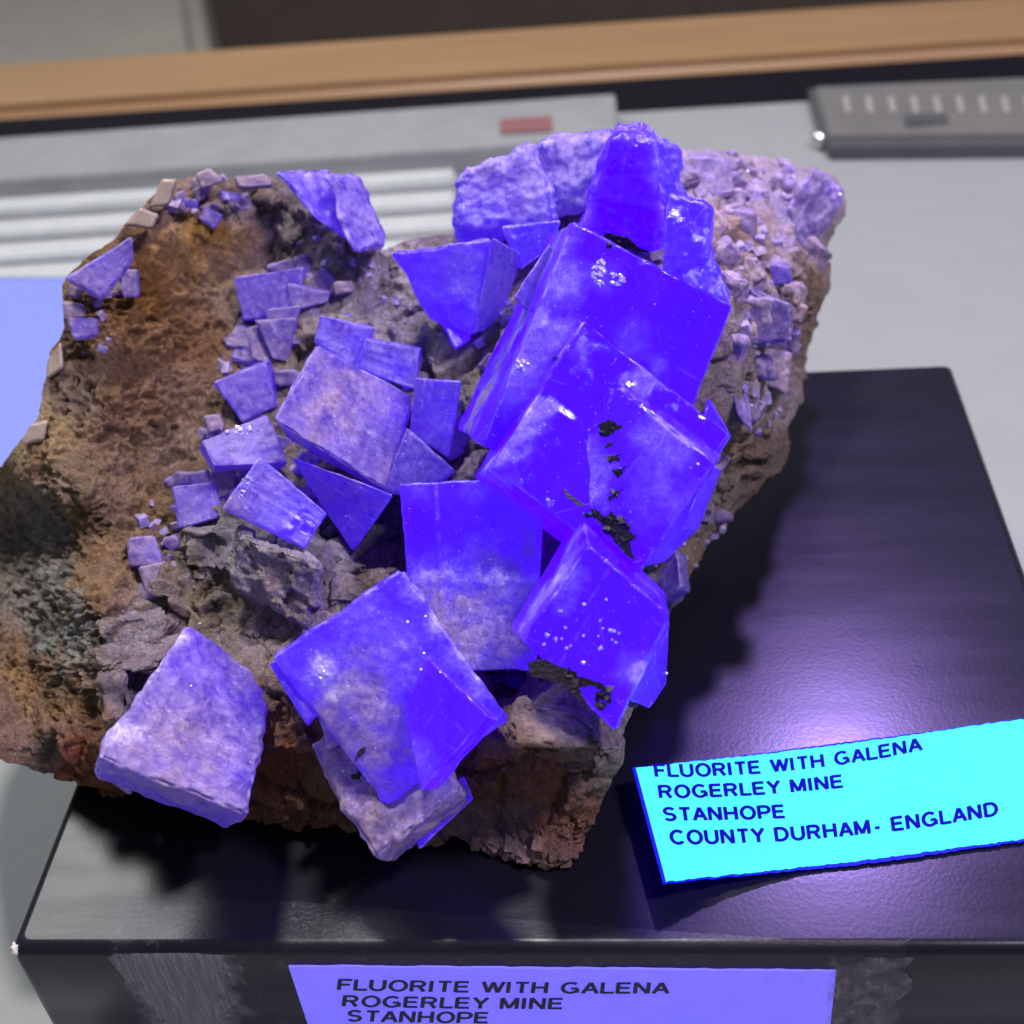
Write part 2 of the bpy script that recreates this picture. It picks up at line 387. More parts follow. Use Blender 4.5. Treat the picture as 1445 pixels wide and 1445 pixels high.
def tape():
    # strip that starts on the top, bends over the front edge and runs down the front
    xs = np.linspace(0, 1, 141); V, Fc, milk = [], [], []
    rnd = random.Random(9)
    topL, topR = at_z(163, 1262, .0), at_z(1278, 1349, .0)
    xl0, xr0 = front(160, 1352)[0], front(1283, 1355)[0]
    off = .00018
    prof_n = 6
    for t in xs:
        yt = topL[1]*(1-t)+max(topR[1], .0003)*t + (.0006*math.sin(t*6) if t > .2 else 0)*(1-t)
        rows = []
        # on top
        for k in range(5):
            y = yt+(BR_-yt)*k/4 if yt > BR_ else None
            rows.append((y if y is not None else BR_, off))
        for k in range(1, prof_n+1):
            a = math.radians(90*k/prof_n); rows.append((BR_-(BR_+off)*math.sin(a), -BR_+(BR_+off)*math.cos(a)))
        for k in range(1, 13): rows.append((-off-(.0003 if .2 < t < .92 else .0), -BR_-.028*k/12))
        for k, (y, z) in enumerate(rows):
            jl = rnd.uniform(-1, 1)*.0007 if t == 0 else 0; jr = rnd.uniform(-1, 1)*.0009 if t == 1 else 0
            x = xl0*(1-t)+xr0*t+jl+jr
            V.append((x, y, z))
            u = (x-xl0)/(xr0-xl0)
            mk = 0.
            if k > 8 and u < .17: mk = 1.25-abs(u-.075)/.12-.015*max(0, k-11)*3
            if k > 9 and u > .90: mk = .55
            if 4 <= k <= 8 and u < .12: mk = .36
            if 10 <= k <= 12: mk = max(mk, .34)
            milk.append(mk)
    n = len(rows)
    for i in range(len(xs)-1):
        for k in range(n-1): Fc.append((i*n+k, (i+1)*n+k, (i+1)*n+k+1, i*n+k+1))
    o = mesh('tape', V, Fc, MAT['tape'], box, smooth=True); fattr(o, 'milky', milk)
    tag(o, 'clear tape with milky crumpled ends')
tape()
def worn():
    rnd = random.Random(2); bm = bmesh.new(); bmesh.ops.create_icosphere(bm, subdivisions=3, radius=1)
    V = []
    for v in bm.verts:
        c = v.co*(1+.25*rnd.uniform(-1, 1)); V.append((.0006+c.x*.0006, .0007+c.y*.0008, -.0013+c.z*.0013))
    bm.verts.index_update(); Fc = [[v.index for v in f.verts] for f in bm.faces]; bm.free()
    mesh('worn_corner', V, Fc, MAT['corner'], box, smooth=True)
worn()

# ------------------------------------------------------------------ loose glowing label
def lab_z(px, py):                                   # left end curls up off the card
    s = max(0., min(1., (1160-px)/260)); return .0006+.0040*s*s+.0012*max(0, min(1, (py-1090)/150))*s
def lab_pt(px, py, up=0.): return at_z(px, py, lab_z(px, py)+up)
def loose_label():
    TL, TR, BRr, BL = np.array([897, 1083.]), np.array([1500, 1008.]), np.array([1520, 1178.]), np.array([940, 1246.])
    n, k = 120, 12; rnd = random.Random(5); V, Fc = [], []
    jt = [rnd.uniform(-1, 1)*.8 for _ in range(n+1)]; jb = [rnd.uniform(-1, 1)*1.2 for _ in range(n+1)]
    def bow(t): return 7*math.sin(math.pi*min(1, t*1.2))
    for i in range(n+1):
        t = i/n
        for j in range(k+1):
            s = j/k
            p = (TL*(1-t)+TR*t)*(1-s)+(BL*(1-t)+BRr*t)*s
            y = p[1]+bow(t)*(.55*(1-s)+.35*s)*(1 if True else 0)-2*s
            if j == 0: y += jt[i]
            if j == k: y += jb[i]
            V.append(lab_pt(p[0], y))
    top = len(V); V += [v-np.array([0, 0, .00025]) for v in V]
    for i in range(n):
        for j in range(k):
            a = i*(k+1)+j; q = (a, a+1, a+k+2, a+k+1); Fc.append(q); Fc.append(tuple(top+x for x in reversed(q)))
    
    lab = mesh('paper_label', V, Fc, MAT['label'], loc=(.105, .028, 0)); lab.data.materials.append(MAT['label_halo_spill'])
    for i_, p_ in enumerate(lab.data.polygons): p_.material_index = i_ % 2  # underside glows blue to stand in for spill on the card
    tag(lab, 'loose cyan glowing paper label with four printed lines on the black box', 'label')
    # blue bloom halo around the bright paper, modelled as a thin glowing strip
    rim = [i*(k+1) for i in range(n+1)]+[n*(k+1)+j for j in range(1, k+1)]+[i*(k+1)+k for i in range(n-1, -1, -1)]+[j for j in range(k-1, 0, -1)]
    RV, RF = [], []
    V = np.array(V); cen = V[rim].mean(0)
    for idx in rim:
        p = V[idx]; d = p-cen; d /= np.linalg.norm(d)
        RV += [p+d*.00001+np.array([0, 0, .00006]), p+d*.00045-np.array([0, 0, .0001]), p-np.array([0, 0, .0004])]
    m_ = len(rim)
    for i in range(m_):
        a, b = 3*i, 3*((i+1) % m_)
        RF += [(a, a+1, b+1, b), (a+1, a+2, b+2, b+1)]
    mesh('halo_strip', RV, RF, MAT['label_halo_spill'], lab)
    up = (-.14, -1)
    lettering(lab, [('FLUORITE WITH GALENA', (924, 1096), (1110, 1088), (1303, 1058), 18, up, .112, 0),
                    ('ROGERLEY MINE', (930, 1126), (1060, 1122), (1190, 1111), 18, up, .112, 0),
                    ('STANHOPE', (937, 1158), (1022, 1157), (1108, 1154), 18.5, up, .112, 0),
                    ('COUNTY DURHAM- ENGLAND', (946, 1191), (1170, 1182), (1410, 1150), 19.5, up, .112, 0)],
              lambda x, y, e: lab_pt(x, y, .00012+e), MAT['ink'])
loose_label()

# ------------------------------------------------------------------ the rock's height field: (photo x, photo y, height above the box in mm)
ZC = np.array([
 (-40,720,18),(0,660,30),(55,590,38),(72,500,44),(88,430,50),(110,375,54),(175,318,57),(235,260,59),(300,242,58),(360,250,57),(430,262,54),(505,330,49),(545,352,46),
 (640,330,47),(700,300,50),(800,270,51),(880,235,52),(960,215,51),(1040,220,44),(1110,232,39),(1190,270,35),(1172,345,29),(1150,450,23),(1138,520,14),(1115,640,7),(1030,740,5),(965,845,3),(930,930,3),
 (880,1030,17),(878,1070,16),(862,1110,11),(825,1190,2),(790,1218,1),(720,1212,1),(640,1182,1.5),(590,1192,1),(470,1163,1.5),(330,1158,1.5),(200,1120,2),(130,1112,3),(70,1093,4),(0,1068,6),(-40,1050,8),
 (130,450,47),(200,400,49),(300,330,51),(170,560,39),(260,500,39),(330,420,43),(420,340,48),(120,650,35),(220,650,31),(300,600,33),(90,700,33),(75,720,26),(150,780,27),(112,850,26),(200,800,25),(130,960,19),(115,930,21),
 (60,760,18),(20,800,12),(70,880,14),(20,900,10),(60,960,11),(10,980,7),(100,1010,14),(60,1040,10),(125,1060,13),
 (340,880,23),(400,800,28),(350,760,29),(440,860,25),(230,900,21),(170,900,21),(200,980,18),(250,1080,12),(380,1060,13),(400,1010,19),(410,1110,8),(480,1000,19),
 (500,730,27),(450,780,26),(540,760,23),(520,820,22),(480,900,23),(600,500,37),(520,430,42),(480,370,46),(450,600,34),(560,600,33),(650,620,31),(600,680,29),(620,840,18),(660,930,13),(710,955,13),(700,700,30),(740,420,45),(650,520,37),(690,560,38),
 (650,1010,16),(760,1010,23),(730,1060,18),(800,1050,19),(700,1130,8),(800,1120,11),(640,1100,12),
 (760,300,51),(850,400,48),(900,500,44),(950,600,34),(850,700,32),(880,800,24),(830,900,24),(1000,330,49),(1080,330,41),(1130,330,36),(1050,430,42),(1100,450,36),(1040,540,34),(1080,600,22),(1000,660,23),(960,770,13),(1090,540,26),(1120,400,36)], float)
def rbf(P, vals, smooth=.2):
    n = len(P); d = np.linalg.norm(P[:, None]-P[None], axis=2)/100
    K = np.where(d > 0, d*d*np.log(d+1e-12), 0)+np.eye(n)*smooth
    A = np.zeros((n+3, n+3)); A[:n, :n] = K; A[:n, n] = 1; A[:n, n+1:] = P/100; A[n, :n] = 1; A[n+1:, :n] = P.T/100
    c = np.linalg.solve(A, np.concatenate([vals, np.zeros(3)]))
    def f(Q):
        Q = np.atleast_2d(Q); out = np.zeros(len(Q))
        for s in range(0, len(Q), 4000):
            q = Q[s:s+4000]; dd = np.linalg.norm(q[:, None]-P[None], axis=2)/100
            k = np.where(dd > 0, dd*dd*np.log(dd+1e-12), 0); out[s:s+4000] = k@c[:n]+c[n]+q/100@c[n+1:]
        return out
    return f
zf = rbf(ZC[:, :2], ZC[:, 2], .02)

specimen = empty('mineral_specimen', (.06, .06, .0), 'brown mineral rock covered in glowing violet cubic crystals on a black box', 'mineral specimen')

# stone colours across it, with violet light tint and cavity shade mixed in
RC = np.array([(200,400,.24,.13,.05,1),(270,480,.17,.10,.055,.7),(190,560,.16,.10,.060,.5),(170,650,.19,.13,.085,.5),(300,320,.27,.16,.06,1),(150,780,.22,.145,.085,.5),(130,720,.17,.12,.08,.5),(230,720,.18,.12,.07,.7),
 (140,840,.22,.145,.08,.5),(250,260,.30,.23,.18,.3),(330,270,.26,.20,.17,.4),(100,560,.17,.13,.10,.2),(60,620,.30,.22,.13,.3),(20,640,.26,.19,.12,.3),(50,740,.19,.175,.165,0),(70,830,.21,.205,.19,0),(90,900,.22,.22,.20,0),(20,830,.21,.18,.155,.1),
 (30,920,.17,.11,.07,.4),(40,970,.25,.16,.09,.6),(110,1000,.20,.13,.07,.8),(30,1020,.17,.11,.09,.3),(70,1060,.14,.105,.10,.1),(110,1070,.18,.07,.045,.6),(125,1095,.19,.075,.045,.5),
 (200,880,.24,.21,.22,.1),(180,980,.21,.18,.19,.1),(350,800,.27,.25,.27,.1),(400,830,.31,.26,.24,.3),(330,770,.27,.255,.27,.1),(300,850,.14,.11,.07,.4),(440,800,.26,.23,.24,.1),
 (450,340,.26,.23,.22,.3),(400,300,.25,.215,.20,.3),(500,420,.29,.26,.26,.1),(560,470,.29,.26,.26,.2),(620,520,.24,.21,.19,.2),(350,440,.22,.17,.14,.3),(500,560,.22,.18,.17,.2),(540,800,.20,.16,.12,.3),(500,760,.05,.045,.05,0),
 (250,1100,.20,.12,.08,.4),(390,1090,.19,.085,.045,.6),(450,1130,.19,.11,.07,.5),(620,1170,.26,.20,.18,.2),(700,1100,.17,.085,.055,.5),(760,1090,.15,.075,.05,.5),(800,1150,.17,.09,.065,.5),(720,1190,.26,.20,.17,.2),(780,1010,.30,.24,.19,.3),(850,1050,.20,.17,.16,.1),(700,1040,.19,.14,.10,.3),(650,1060,.15,.07,.05,.5),
 (1000,250,.36,.31,.38,.1),(1050,230,.35,.29,.31,.2),(1060,330,.27,.19,.14,.6),(1040,380,.30,.24,.23,.4),(1100,300,.34,.30,.39,.1),(1150,400,.19,.14,.10,.4),(1080,450,.17,.155,.21,0),(1020,520,.24,.20,.18,.2),(1030,620,.25,.18,.13,.6),(1100,560,.32,.27,.27,.3),(1090,640,.18,.14,.11,.5),
 (1000,700,.20,.17,.14,.3),(960,790,.27,.21,.14,.5),(945,840,.12,.12,.20,.1),(1140,480,.22,.16,.12,.5)])
def rock_cols(px):
    out = np.zeros((len(px), 4))
    for s in range(0, len(px), 6000):
        q = px[s:s+6000]; d = np.linalg.norm(q[:, None]-RC[None, :, :2], axis=2)+6
        wg = d**-3.2; out[s:s+6000] = (wg@RC[:, 2:])/wg.sum(1, keepdims=True)
    g = out[:, :3].mean(1, keepdims=True); out[:, :3] = np.clip((g+(out[:, :3]-g)*1.30)*1.8, .01, .9)
    return out
SIL = np.array([(-60,740),(-30,690),(0,655),(30,625),(55,590),(65,540),(72,500),(88,470),(90,440),(88,400),(110,375),(150,345),(175,318),(205,288),(235,258),(270,250),(300,242),(325,250),(350,248),(390,250),(430,262),(470,290),(505,330),(540,352),(560,345),(640,330),(700,300),(800,260),(880,230),(960,212),(1005,210),(1040,218),(1080,217),(1110,232),(1150,236),(1178,243),(1192,268),(1190,300),(1172,345),(1168,400),(1155,440),(1152,455),(1138,520),(1135,560),(1115,600),(1115,650),(1070,690),(1030,740),(1000,765),(965,845),(945,862),(930,930),(905,990),(882,1022),(878,1075),(860,1110),(825,1190),(795,1220),(745,1218),(710,1212),(690,1200),(640,1180),(590,1195),(540,1190),(470,1165),(420,1165),(370,1150),(330,1160),(260,1140),(200,1120),(165,1118),(130,1112),(95,1100),(70,1095),(40,1083),(0,1070),(-40,1055),(-75,1000),(-85,880)], float)
def inside(Q, poly):
    x, y = Q[:, 0], Q[:, 1]; r = np.zeros(len(Q), bool); j = len(poly)-1
    for i in range(len(poly)):
        xi, yi = poly[i]; xj, yj = poly[j]
        c = ((yi > y) != (yj > y)) & (x < (xj-xi)*(y-yi)/(yj-yi+1e-12)+xi); r ^= c; j = i
    return r
def nearest_on(Q, poly):
    best = np.full(len(Q), 1e18); out = Q.copy()
    for i in range(len(poly)):
        a, b = poly[i], poly[(i+1) % len(poly)]; ab = b-a
        t = np.clip(((Q-a)@ab)/(ab@ab), 0, 1); p = a+t[:, None]*ab; d = ((Q-p)**2).sum(1)
        k = d < best; best[k] = d[k]; out[k] = p[k]
    return out, np.sqrt(best)
def vnormals(V, Fq):
    n = np.zeros_like(V); a = V[Fq[:, 2]]-V[Fq[:, 0]]; b = V[Fq[:, 3]]-V[Fq[:, 1]]; fn = np.cross(a, b)
    for k in range(4): np.add.at(n, Fq[:, k], fn)
    return n/(np.linalg.norm(n, axis=1, keepdims=True)+1e-20)
def build_rock():
    step = 2.3
    gx = np.arange(-90, 1205, step); gy = np.arange(200, 1230, step); nx = len(gx)
    G = np.stack(np.meshgrid(gx, gy), -1).reshape(-1, 2)
    # silhouette roughened
    P = SIL; dens = []
    for i in range(len(P)):
        a, b = P[i], P[(i+1) % len(P)]; k = max(1, int(np.linalg.norm(b-a)/5))
        for t in range(k): dens.append(a+(b-a)*t/k)
    dens = np.array(dens); q3 = np.c_[dens/26, np.zeros(len(dens))]
    dens = dens+np.stack([fbm(q3, 4, 50, .7), fbm(q3, 4, 60, .7)], 1)*6.5
    ins = inside(G, dens).reshape(len(gy), nx)
    cell = ins[:-1, :-1] | ins[1:, :-1] | ins[:-1, 1:] | ins[1:, 1:]
    used = np.zeros_like(ins); used[:-1, :-1] |= cell; used[1:, :-1] |= cell; used[:-1, 1:] |= cell; used[1:, 1:] |= cell
    idx = -np.ones(used.size, int); u = used.ravel(); idx[u] = np.arange(u.sum())
    Q = G[u].copy(); isin = ins.ravel()[u]
    near, dist = nearest_on(Q, dens)
    Q[~isin] = near[~isin]; dist[~isin] = 0
    cy, cx_ = np.nonzero(cell); a = cy*nx+cx_
    Fq = np.stack([idx[a], idx[a+nx], idx[a+nx+1], idx[a+1]], 1)
    z = zf(Q)/1000
    rays = (np.c_[(Q-CX)/F, np.ones(len(Q))]) @ M.T
    V = CAM+rays*((z-CAM[2])/rays[:, 2])[:, None]
    N = vnormals(V, Fq)
    tc = (rays*N).sum(1) > 0; N[tc] *= -1
    mm = V*1000
    warp = np.stack([fbm(mm/6, 3, 5), fbm(mm/6, 3, 6), fbm(mm/6, 3, 7)], 1)
    blk, be = blocks(mm/7.5+warp*.5, 11); blk2, be2 = blocks(mm/2.6+warp*.6, 31)
    # the furry brown slope is fibrous, the rest breaks in angular blocks
    fibm = np.exp(-(((Q[:, 0]-190)/150)**2+((Q[:, 1]-560)/230)**2)**2)
    lowm = np.exp(-(((Q[:, 0]-50)/110)**2+((Q[:, 1]-880)/150)**2)**2)
    soft = np.clip(fibm+lowm, 0, 1)
    fib = fbm(np.stack([mm[:, 0]/3.4+mm[:, 1]/5+warp[:, 0]*1.6, mm[:, 1]/1.25-mm[:, 0]/5+warp[:, 1]*1.8, mm[:, 2]/1.2+warp[:, 2]], 1), 4, 21, .62)
    fibf = fbm(np.stack([mm[:, 0]/1.7+mm[:, 1]/2.4+warp[:, 1]*2.5, mm[:, 1]/.62-mm[:, 0]/2.4+warp[:, 0]*2.5, mm[:, 2]/.62], 1), 2, 29, .6)
    disp = fbm(mm/8, 4, 1)*1.0*(1-.5*soft)+(1-soft)*(blk*2.1-.5*np.exp(-be*9)+blk2*.65)+soft*((1-np.abs(fib)*3.2)*.95+np.clip(fib*6, -1, 1)*.35+(.4-np.abs(fibf)*1.6)*.55+fbm(mm/2.2, 3, 25)*.9+blk2*.35)+fbm(mm/1.1, 4, 3, .62)*.34
    edge = np.clip(dist/25, .25, 1)
    V = V+N*(disp*edge/1000)[:, None]
    col = rock_cols(Q+warp[:, :2]*38+np.stack([fbm(mm/1.6, 3, 8), fbm(mm/1.6, 3, 9)], 1)*16)
    # the back of the stone
    bnd = np.zeros(len(Q), bool); bnd[~isin] = True
    vd = rays/np.linalg.norm(rays, axis=1, keepdims=True)
    th = .030*(1-np.exp(-dist/90))
    zb = V[:, 2]; maxt = np.maximum(0, (zb-.0004)/-vd[:, 2]); back = V+vd*np.minimum(th, maxt)[:, None]
    map2 = np.arange(len(V)); nb = np.nonzero(~bnd)[0]; map2[nb] = len(V)+np.arange(len(nb))
    V[:, 2] = np.maximum(V[:, 2], .0003)
    allV = np.concatenate([V, back[nb]]); Fb = map2[Fq][:, ::-1]
    keep = ~np.all(Fb[:, ::-1] == Fq, axis=1)
    o = mesh('matrix_rock', allV, np.concatenate([Fq, Fb[keep]]), MAT['rock'], specimen, smooth=True)
    C = np.concatenate([col, col[nb]])
    at = o.data.color_attributes.new('rock_colour', 'FLOAT_COLOR', 'POINT'); at.data.foreach_set('color', np.c_[C[:, :3], np.ones(len(C))].astype(np.float32).ravel())
    fattr(o, 'rust', C[:, 3])
    return allV, np.concatenate([Fq, Fb[keep]])
rockV, rockF = build_rock()

# ------------------------------------------------------------------ crystals: rectangular solids fitted to the photo's corners
SGN = {'TL': (-1, 1, 1), 'TR': (1, 1, 1), 'BR': (1, -1, 1), 'BL': (-1, -1, 1), 'tl': (-1, 1, -1), 'tr': (1, 1, -1), 'br': (1, -1, -1), 'bl': (-1, -1, -1)}
def rodr(w):
    t = np.linalg.norm(w)
    if t < 1e-9: return np.eye(3)
    k = w/t; K = np.array([[0, -k[2], k[1]], [k[2], 0, -k[0]], [-k[1], k[0], 0]])
    return np.eye(3)+math.sin(t)*K+(1-math.cos(t))*K@K
def fit_box(obs, ztar, hint, depth_ratio, axes=None):
    keys = list(obs); sg = np.array([SGN[k] for k in keys], float); px = np.array([obs[k] for k in keys], float)
    fq = np.array([obs[k] for k in ('TL', 'TR', 'BR', 'BL')], float); ctr = fq.mean(0)
    P0 = at_z(ctr[0], ctr[1], ztar)
    best = None
    tocam = CAM-P0; tocam /= np.linalg.norm(tocam)
    hints = [hint] if hint is not None else [tocam*.95+np.array([0, 0, .15])]
    for h in hints:
        h = np.array(h, float); h /= np.linalg.norm(h)
        starts = [h]
        if axes is None:
            for s in range(4):
                v = np.array([math.cos(s*math.pi/2), .0, math.sin(s*math.pi/2)]); v = v-h*(v@h); st = h+v/np.linalg.norm(v)*.7; starts.append(st/np.linalg.norm(st))
        for n in starts:
            if n@tocam < .4: continue
            pts = []
            for q in fq:
                r = ray(*q); pts.append(CAM+r*(((P0-CAM)@n)/(r@n)))
            pts = np.array(pts)
            x = pts[1]+pts[2]-pts[0]-pts[3]; a = np.linalg.norm(x)/2; x /= np.linalg.norm(x)
            y = np.cross(n, x); b = abs((pts[0]+pts[1]-pts[2]-pts[3])@y)/2
            R0 = np.stack([x, y, n], 1) if axes is None else axes
            la, lb = math.log(max(a, 1e-3)), math.log(max(b, 1e-3))
            c0 = math.sqrt(a*b)*depth_ratio
            p = np.concatenate([np.zeros(3), P0-R0[:, 2]*c0/2, [la, lb, math.log(c0)]])
            def res(p):
                R = R0@rodr(p[:3]); hs = np.exp(p[6:9])/2
                W = p[3:6]+(sg*hs)@R.T
                q, dz = proj(W)
                fc = p[3:6]+R[:, 2]*hs[2]
                return np.concatenate([((q-px)/8).ravel(), [max(0, .72-R[:, 2]@tocam)*14, (fc[2]-ztar)/.0006, (p[6]-p[7])/.45, (p[8]-math.log(c0))/.2], (R[:, 2]-h)*2.6 if axes is None else p[:3]*60])
            lam = 1e-2; r = res(p); c = r@r
            for it in range(45):
                J = np.zeros((len(r), 9))
                for k in range(9):
                    e = np.zeros(9); e[k] = 1e-5 if k not in (3, 4, 5) else 1e-6; J[:, k] = (res(p+e)-r)/e[k]
                A = J.T@J; d = np.linalg.solve(A+lam*np.diag(np.diag(A)+1e-9), -J.T@r)
                r2 = res(p+d); c2 = r2@r2
                if c2 < c:
                    done = c-c2 < 1e-5*c; p, r, c, lam = p+d, r2, c2, lam*.4
                    if done: break
                else:
                    lam *= 5
                    if lam > 1e6: break
            if best is None or c < best[0]: best = (c, p, R0@rodr(p[:3]))
    c, p, R = best; hs = np.exp(p[6:9])/2
    corners = {k: p[3:6]+R@(np.array(s)*hs) for k, s in SGN.items()}
    for k in keys:                                    # broken, uneven corners: each moved to where it is seen
        _, dz = proj(corners[k]); corners[k] = CAM+ray(*obs[k])*dz
    return corners, R, hs, c
def ZONE(c): return 260 < c[0] < 680 and 370 < c[1] < 800
CRYST = []
def crystal(q, proud=3., glow=.5, frost=.3, dust=.0, extra=None, depth=1., n=None, axes=None, rad=.28, name='fluorite_crystal', mat='fluorite', patches=(), label=None, seed=None, chip=1., z=None, terr=1., axis=None, push=None, lump=0., rockcol=None):
    if mat == 'fluorite' and 36 < max(np.ptp(np.array(q)[:, 0]), np.ptp(np.array(q)[:, 1])) < 110 and ZONE(np.mean(np.array(q, float), axis=0)):
        c_ = np.mean(np.array(q, float), axis=0); jr = random.Random(len(CRYST)); q = [tuple(c_+(np.array(p_)-c_)*1.16+np.array([jr.uniform(-3, 3), jr.uniform(-3, 3)])) for p_ in q]; proud -= .9
    obs = dict(zip(('TL', 'TR', 'BR', 'BL'), q)); obs.update(extra or {})
    ctr = np.mean(np.array(q, float), axis=0)
    pr = proud if max(np.ptp(np.array(q)[:, 0]), np.ptp(np.array(q)[:, 1])) > 100 else proud*.62
    zt = (z if z is not None else zf(ctr)[0]+pr)/1000
    cor, R, hs, cost = fit_box(obs, zt, n, depth, axes)
    if axis is None: axis = .8 if not extra else 0
    if axis:
        vd = np.mean([cor[k] for k in ('TL', 'TR', 'BR', 'BL')], axis=0); fc = vd.copy(); vd = vd-CAM; vd /= np.linalg.norm(vd)
        dv = vd*axis-R[:, 2]*(1-axis); dv = dv/np.linalg.norm(dv)*hs[2]*2
        if push is None:
            rp = random.Random(len(CRYST)*13+1); sc = max(np.ptp(np.array(q)[:, 0]), np.ptp(np.array(q)[:, 1]))/100; push = (rp.uniform(-5, 14)*sc, rp.uniform(-9, 9)*sc)
        zc = (fc-CAM)@M[:, 2]; dv = dv+(M@np.array([push[0], push[1], 0]))*zc/F
        for a_, b_ in (('TL', 'tl'), ('TR', 'tr'), ('BR', 'br'), ('BL', 'bl')): cor[b_] = cor[a_]+dv+(fc-cor[a_])*.06
    seed = seed if seed is not None else len(CRYST)*7+3
    rn = random.Random(seed)
    r = min(rad/1000, hs.min()*.35)
    pxs = max(np.ptp(np.array(q)[:, 0]), np.ptp(np.array(q)[:, 1]))
    Mi = int(np.clip(pxs/5, 6, 44))
    ax = []
    for h in hs:
        inner = np.linspace(-h+r, h-r, Mi+1); e = r*np.tan(np.radians([15, 30, 45])); ax.append(np.concatenate([-(h-r)-e[::-1], inner, (h-r)+e]))
    K = len(ax[0]); V = []; key = {}; Fc = []; fid = []
    for fax in range(3):
        u, v = (fax+1) % 3, (fax+2) % 3
        for sgn in (-1, 1):
            ids = np.zeros((K, K), int)
            for i in range(K):
                for j in range(K):
                    ii = [0, 0, 0]; ii[fax] = 0 if sgn < 0 else K-1; ii[u] = i; ii[v] = j; kk = tuple(ii)
                    if kk not in key: key[kk] = len(V); V.append((ax[0][ii[0]], ax[1][ii[1]], ax[2][ii[2]]))
                    ids[i, j] = key[kk]
            for i in range(K-1):
                for j in range(K-1):
                    f = (ids[i, j], ids[i+1, j], ids[i+1, j+1], ids[i, j+1]); Fc.append(f if sgn > 0 else f[::-1])
    V = np.array(V); hb = hs-r
    c = np.clip(V, -hb, hb); d = V-c; dn = np.linalg.norm(d, axis=1, keepdims=True); dirn = d/np.maximum(dn, 1e-12)
    # growth plates: rectangular raised or sunk terraces on each face
    gline = np.zeros(len(V)); off = np.zeros(len(V)); flat = np.abs(dirn).max(1)
    size = float(np.sort(hs)[1])
    for fax in range(3):
        u, v = (fax+1) % 3, (fax+2) % 3
        for sgn in (-1, 1):
            on = (dirn[:, fax]*sgn > .97)
            for k in range(rn.randint(3, 6)):
                cu, cv = rn.uniform(-1, 1)*hs[u], rn.uniform(-1, 1)*hs[v]; wu, wv = rn.uniform(.2, .8)*hs[u], rn.uniform(.2, .8)*hs[v]
                ins_ = on & (np.abs(c[:, u]-cu) < wu) & (np.abs(c[:, v]-cv) < wv)
                st_ = hs.min()*2/Mi*.75
                gl_ = on & (np.abs(c[:, u]-cu) < wu+st_) & (np.abs(c[:, v]-cv) < wv+st_) & ~((np.abs(c[:, u]-cu) < wu-st_*.2) & (np.abs(c[:, v]-cv) < wv-st_*.2))
                gline[gl_] = np.maximum(gline[gl_], rn.uniform(.05, .5))
                off[ins_] += rn.choice((-1, 1, -1))*rn.uniform(.02, .085)*terr*min(1, size/.006)/1000*1.6
    W = c+dirn*(r+off)[:, None]
    mmv = W*1000+seed*31.7
    edge = 1-np.clip((flat-.7)/.3, 0, 1)
    edge_w = edge
    chipn = np.maximum(0, fbm(mmv/1.3, 3, 71)+.08)
    W = W-dirn*(edge_w*chipn*.75*chip*min(1, size/.004)/1000)[:, None]+dirn*(fbm(mmv/2.4, 4, 73, .6)*.16*chip*min(1, size/.004)/1000)[:, None]
    if mat == 'fluorite' and not lump: lump = .22 if pxs > 75 else .38
    if lump: W = W+dirn*(fbm(mmv/3.6, 4, 37, .55)*lump/1000)[:, None]
    if mat == 'rock':
        b1, _ = blocks(mmv/4.2, seed); W = W+dirn*((b1*1.5+fbm(mmv/3, 4, 33)*.9+fbm(mmv/.9, 3, 35)*.3)/1000)[:, None]
    nrm = W/hs
    P = np.zeros_like(W)
    for k, s in SGN.items():
        wt = np.ones(len(W))
        for a in range(3): wt = wt*(1+s[a]*nrm[:, a])/2
        P += wt[:, None]*cor[k]
    P[:, 2] = np.maximum(P[:, 2], .0004)
    o = mesh(name, P, Fc, MAT[mat], specimen, smooth=True)
    if label: o['label'] = label
    if mat == 'fluorite' and pxs < 75 and glow < .65: glow, frost, dust = glow*.62, frost*.85, min(1, dust+.34)
    if mat == 'fluorite':
        g = np.full(len(P), float(glow)); fr = np.full(len(P), float(frost)); du = np.full(len(P), float(dust))
        fattr(o, 'rim', np.clip(edge_w*(.30 if pxs < 75 else .75)*np.clip(fbm(P*1000/2.1, 4, 97, .6)*2+.45, 0, 1)+gline*np.clip(fbm(P*1000/1.7, 4, 95, .6)*1.6+.1, 0, 1), 0, 1))
        arrs = dict(glow=g, frost=fr, dust=du, pale=np.zeros(len(P)))
        pp, dz = proj(P)
        facing = dirn@(R.T@((CAM-P.mean(0))/np.linalg.norm(CAM-P.mean(0)))) > 0
        nz = fbm(P*1000/2.6, 5, 91, .62)
        for (kind, x, y, rr, wgt) in patches:
            dd = ((pp-np.array([x, y]))**2).sum(1)+np.where(facing, 0, 1e6); i = dd.argmin()
            rad3 = rr*dz[i]/F; fall = np.clip(1.15-np.linalg.norm(P-P[i], axis=1)/rad3*.9+nz*.85, 0, 1)
            a_ = arrs[kind]; a_ += (wgt-a_)*fall
        for k_ in arrs: fattr(o, k_, np.clip(arrs[k_], 0, 1.2))
    elif mat == 'rock':
        C = rock_cols(proj(P)[0]+np.stack([fbm(P*1000/3, 3, 8), fbm(P*1000/3, 3, 9)], 1)*30) if rockcol is None else np.tile(np.array([*rockcol, .2]), (len(P), 1))
        at = o.data.color_attributes.new('rock_colour', 'FLOAT_COLOR', 'POINT'); at.data.foreach_set('color', np.c_[C[:, :3], np.ones(len(C))].astype(np.float32).ravel())
        fattr(o, 'rust', C[:, 3])
    CRYST.append((o, P, Fc, R))
    if 0: print('crystal', len(CRYST)-1, [int(v) for v in ctr], 'cost %.2f' % cost, 'mm', (hs*2000).round(1), 'n', R[:, 2].round(2))
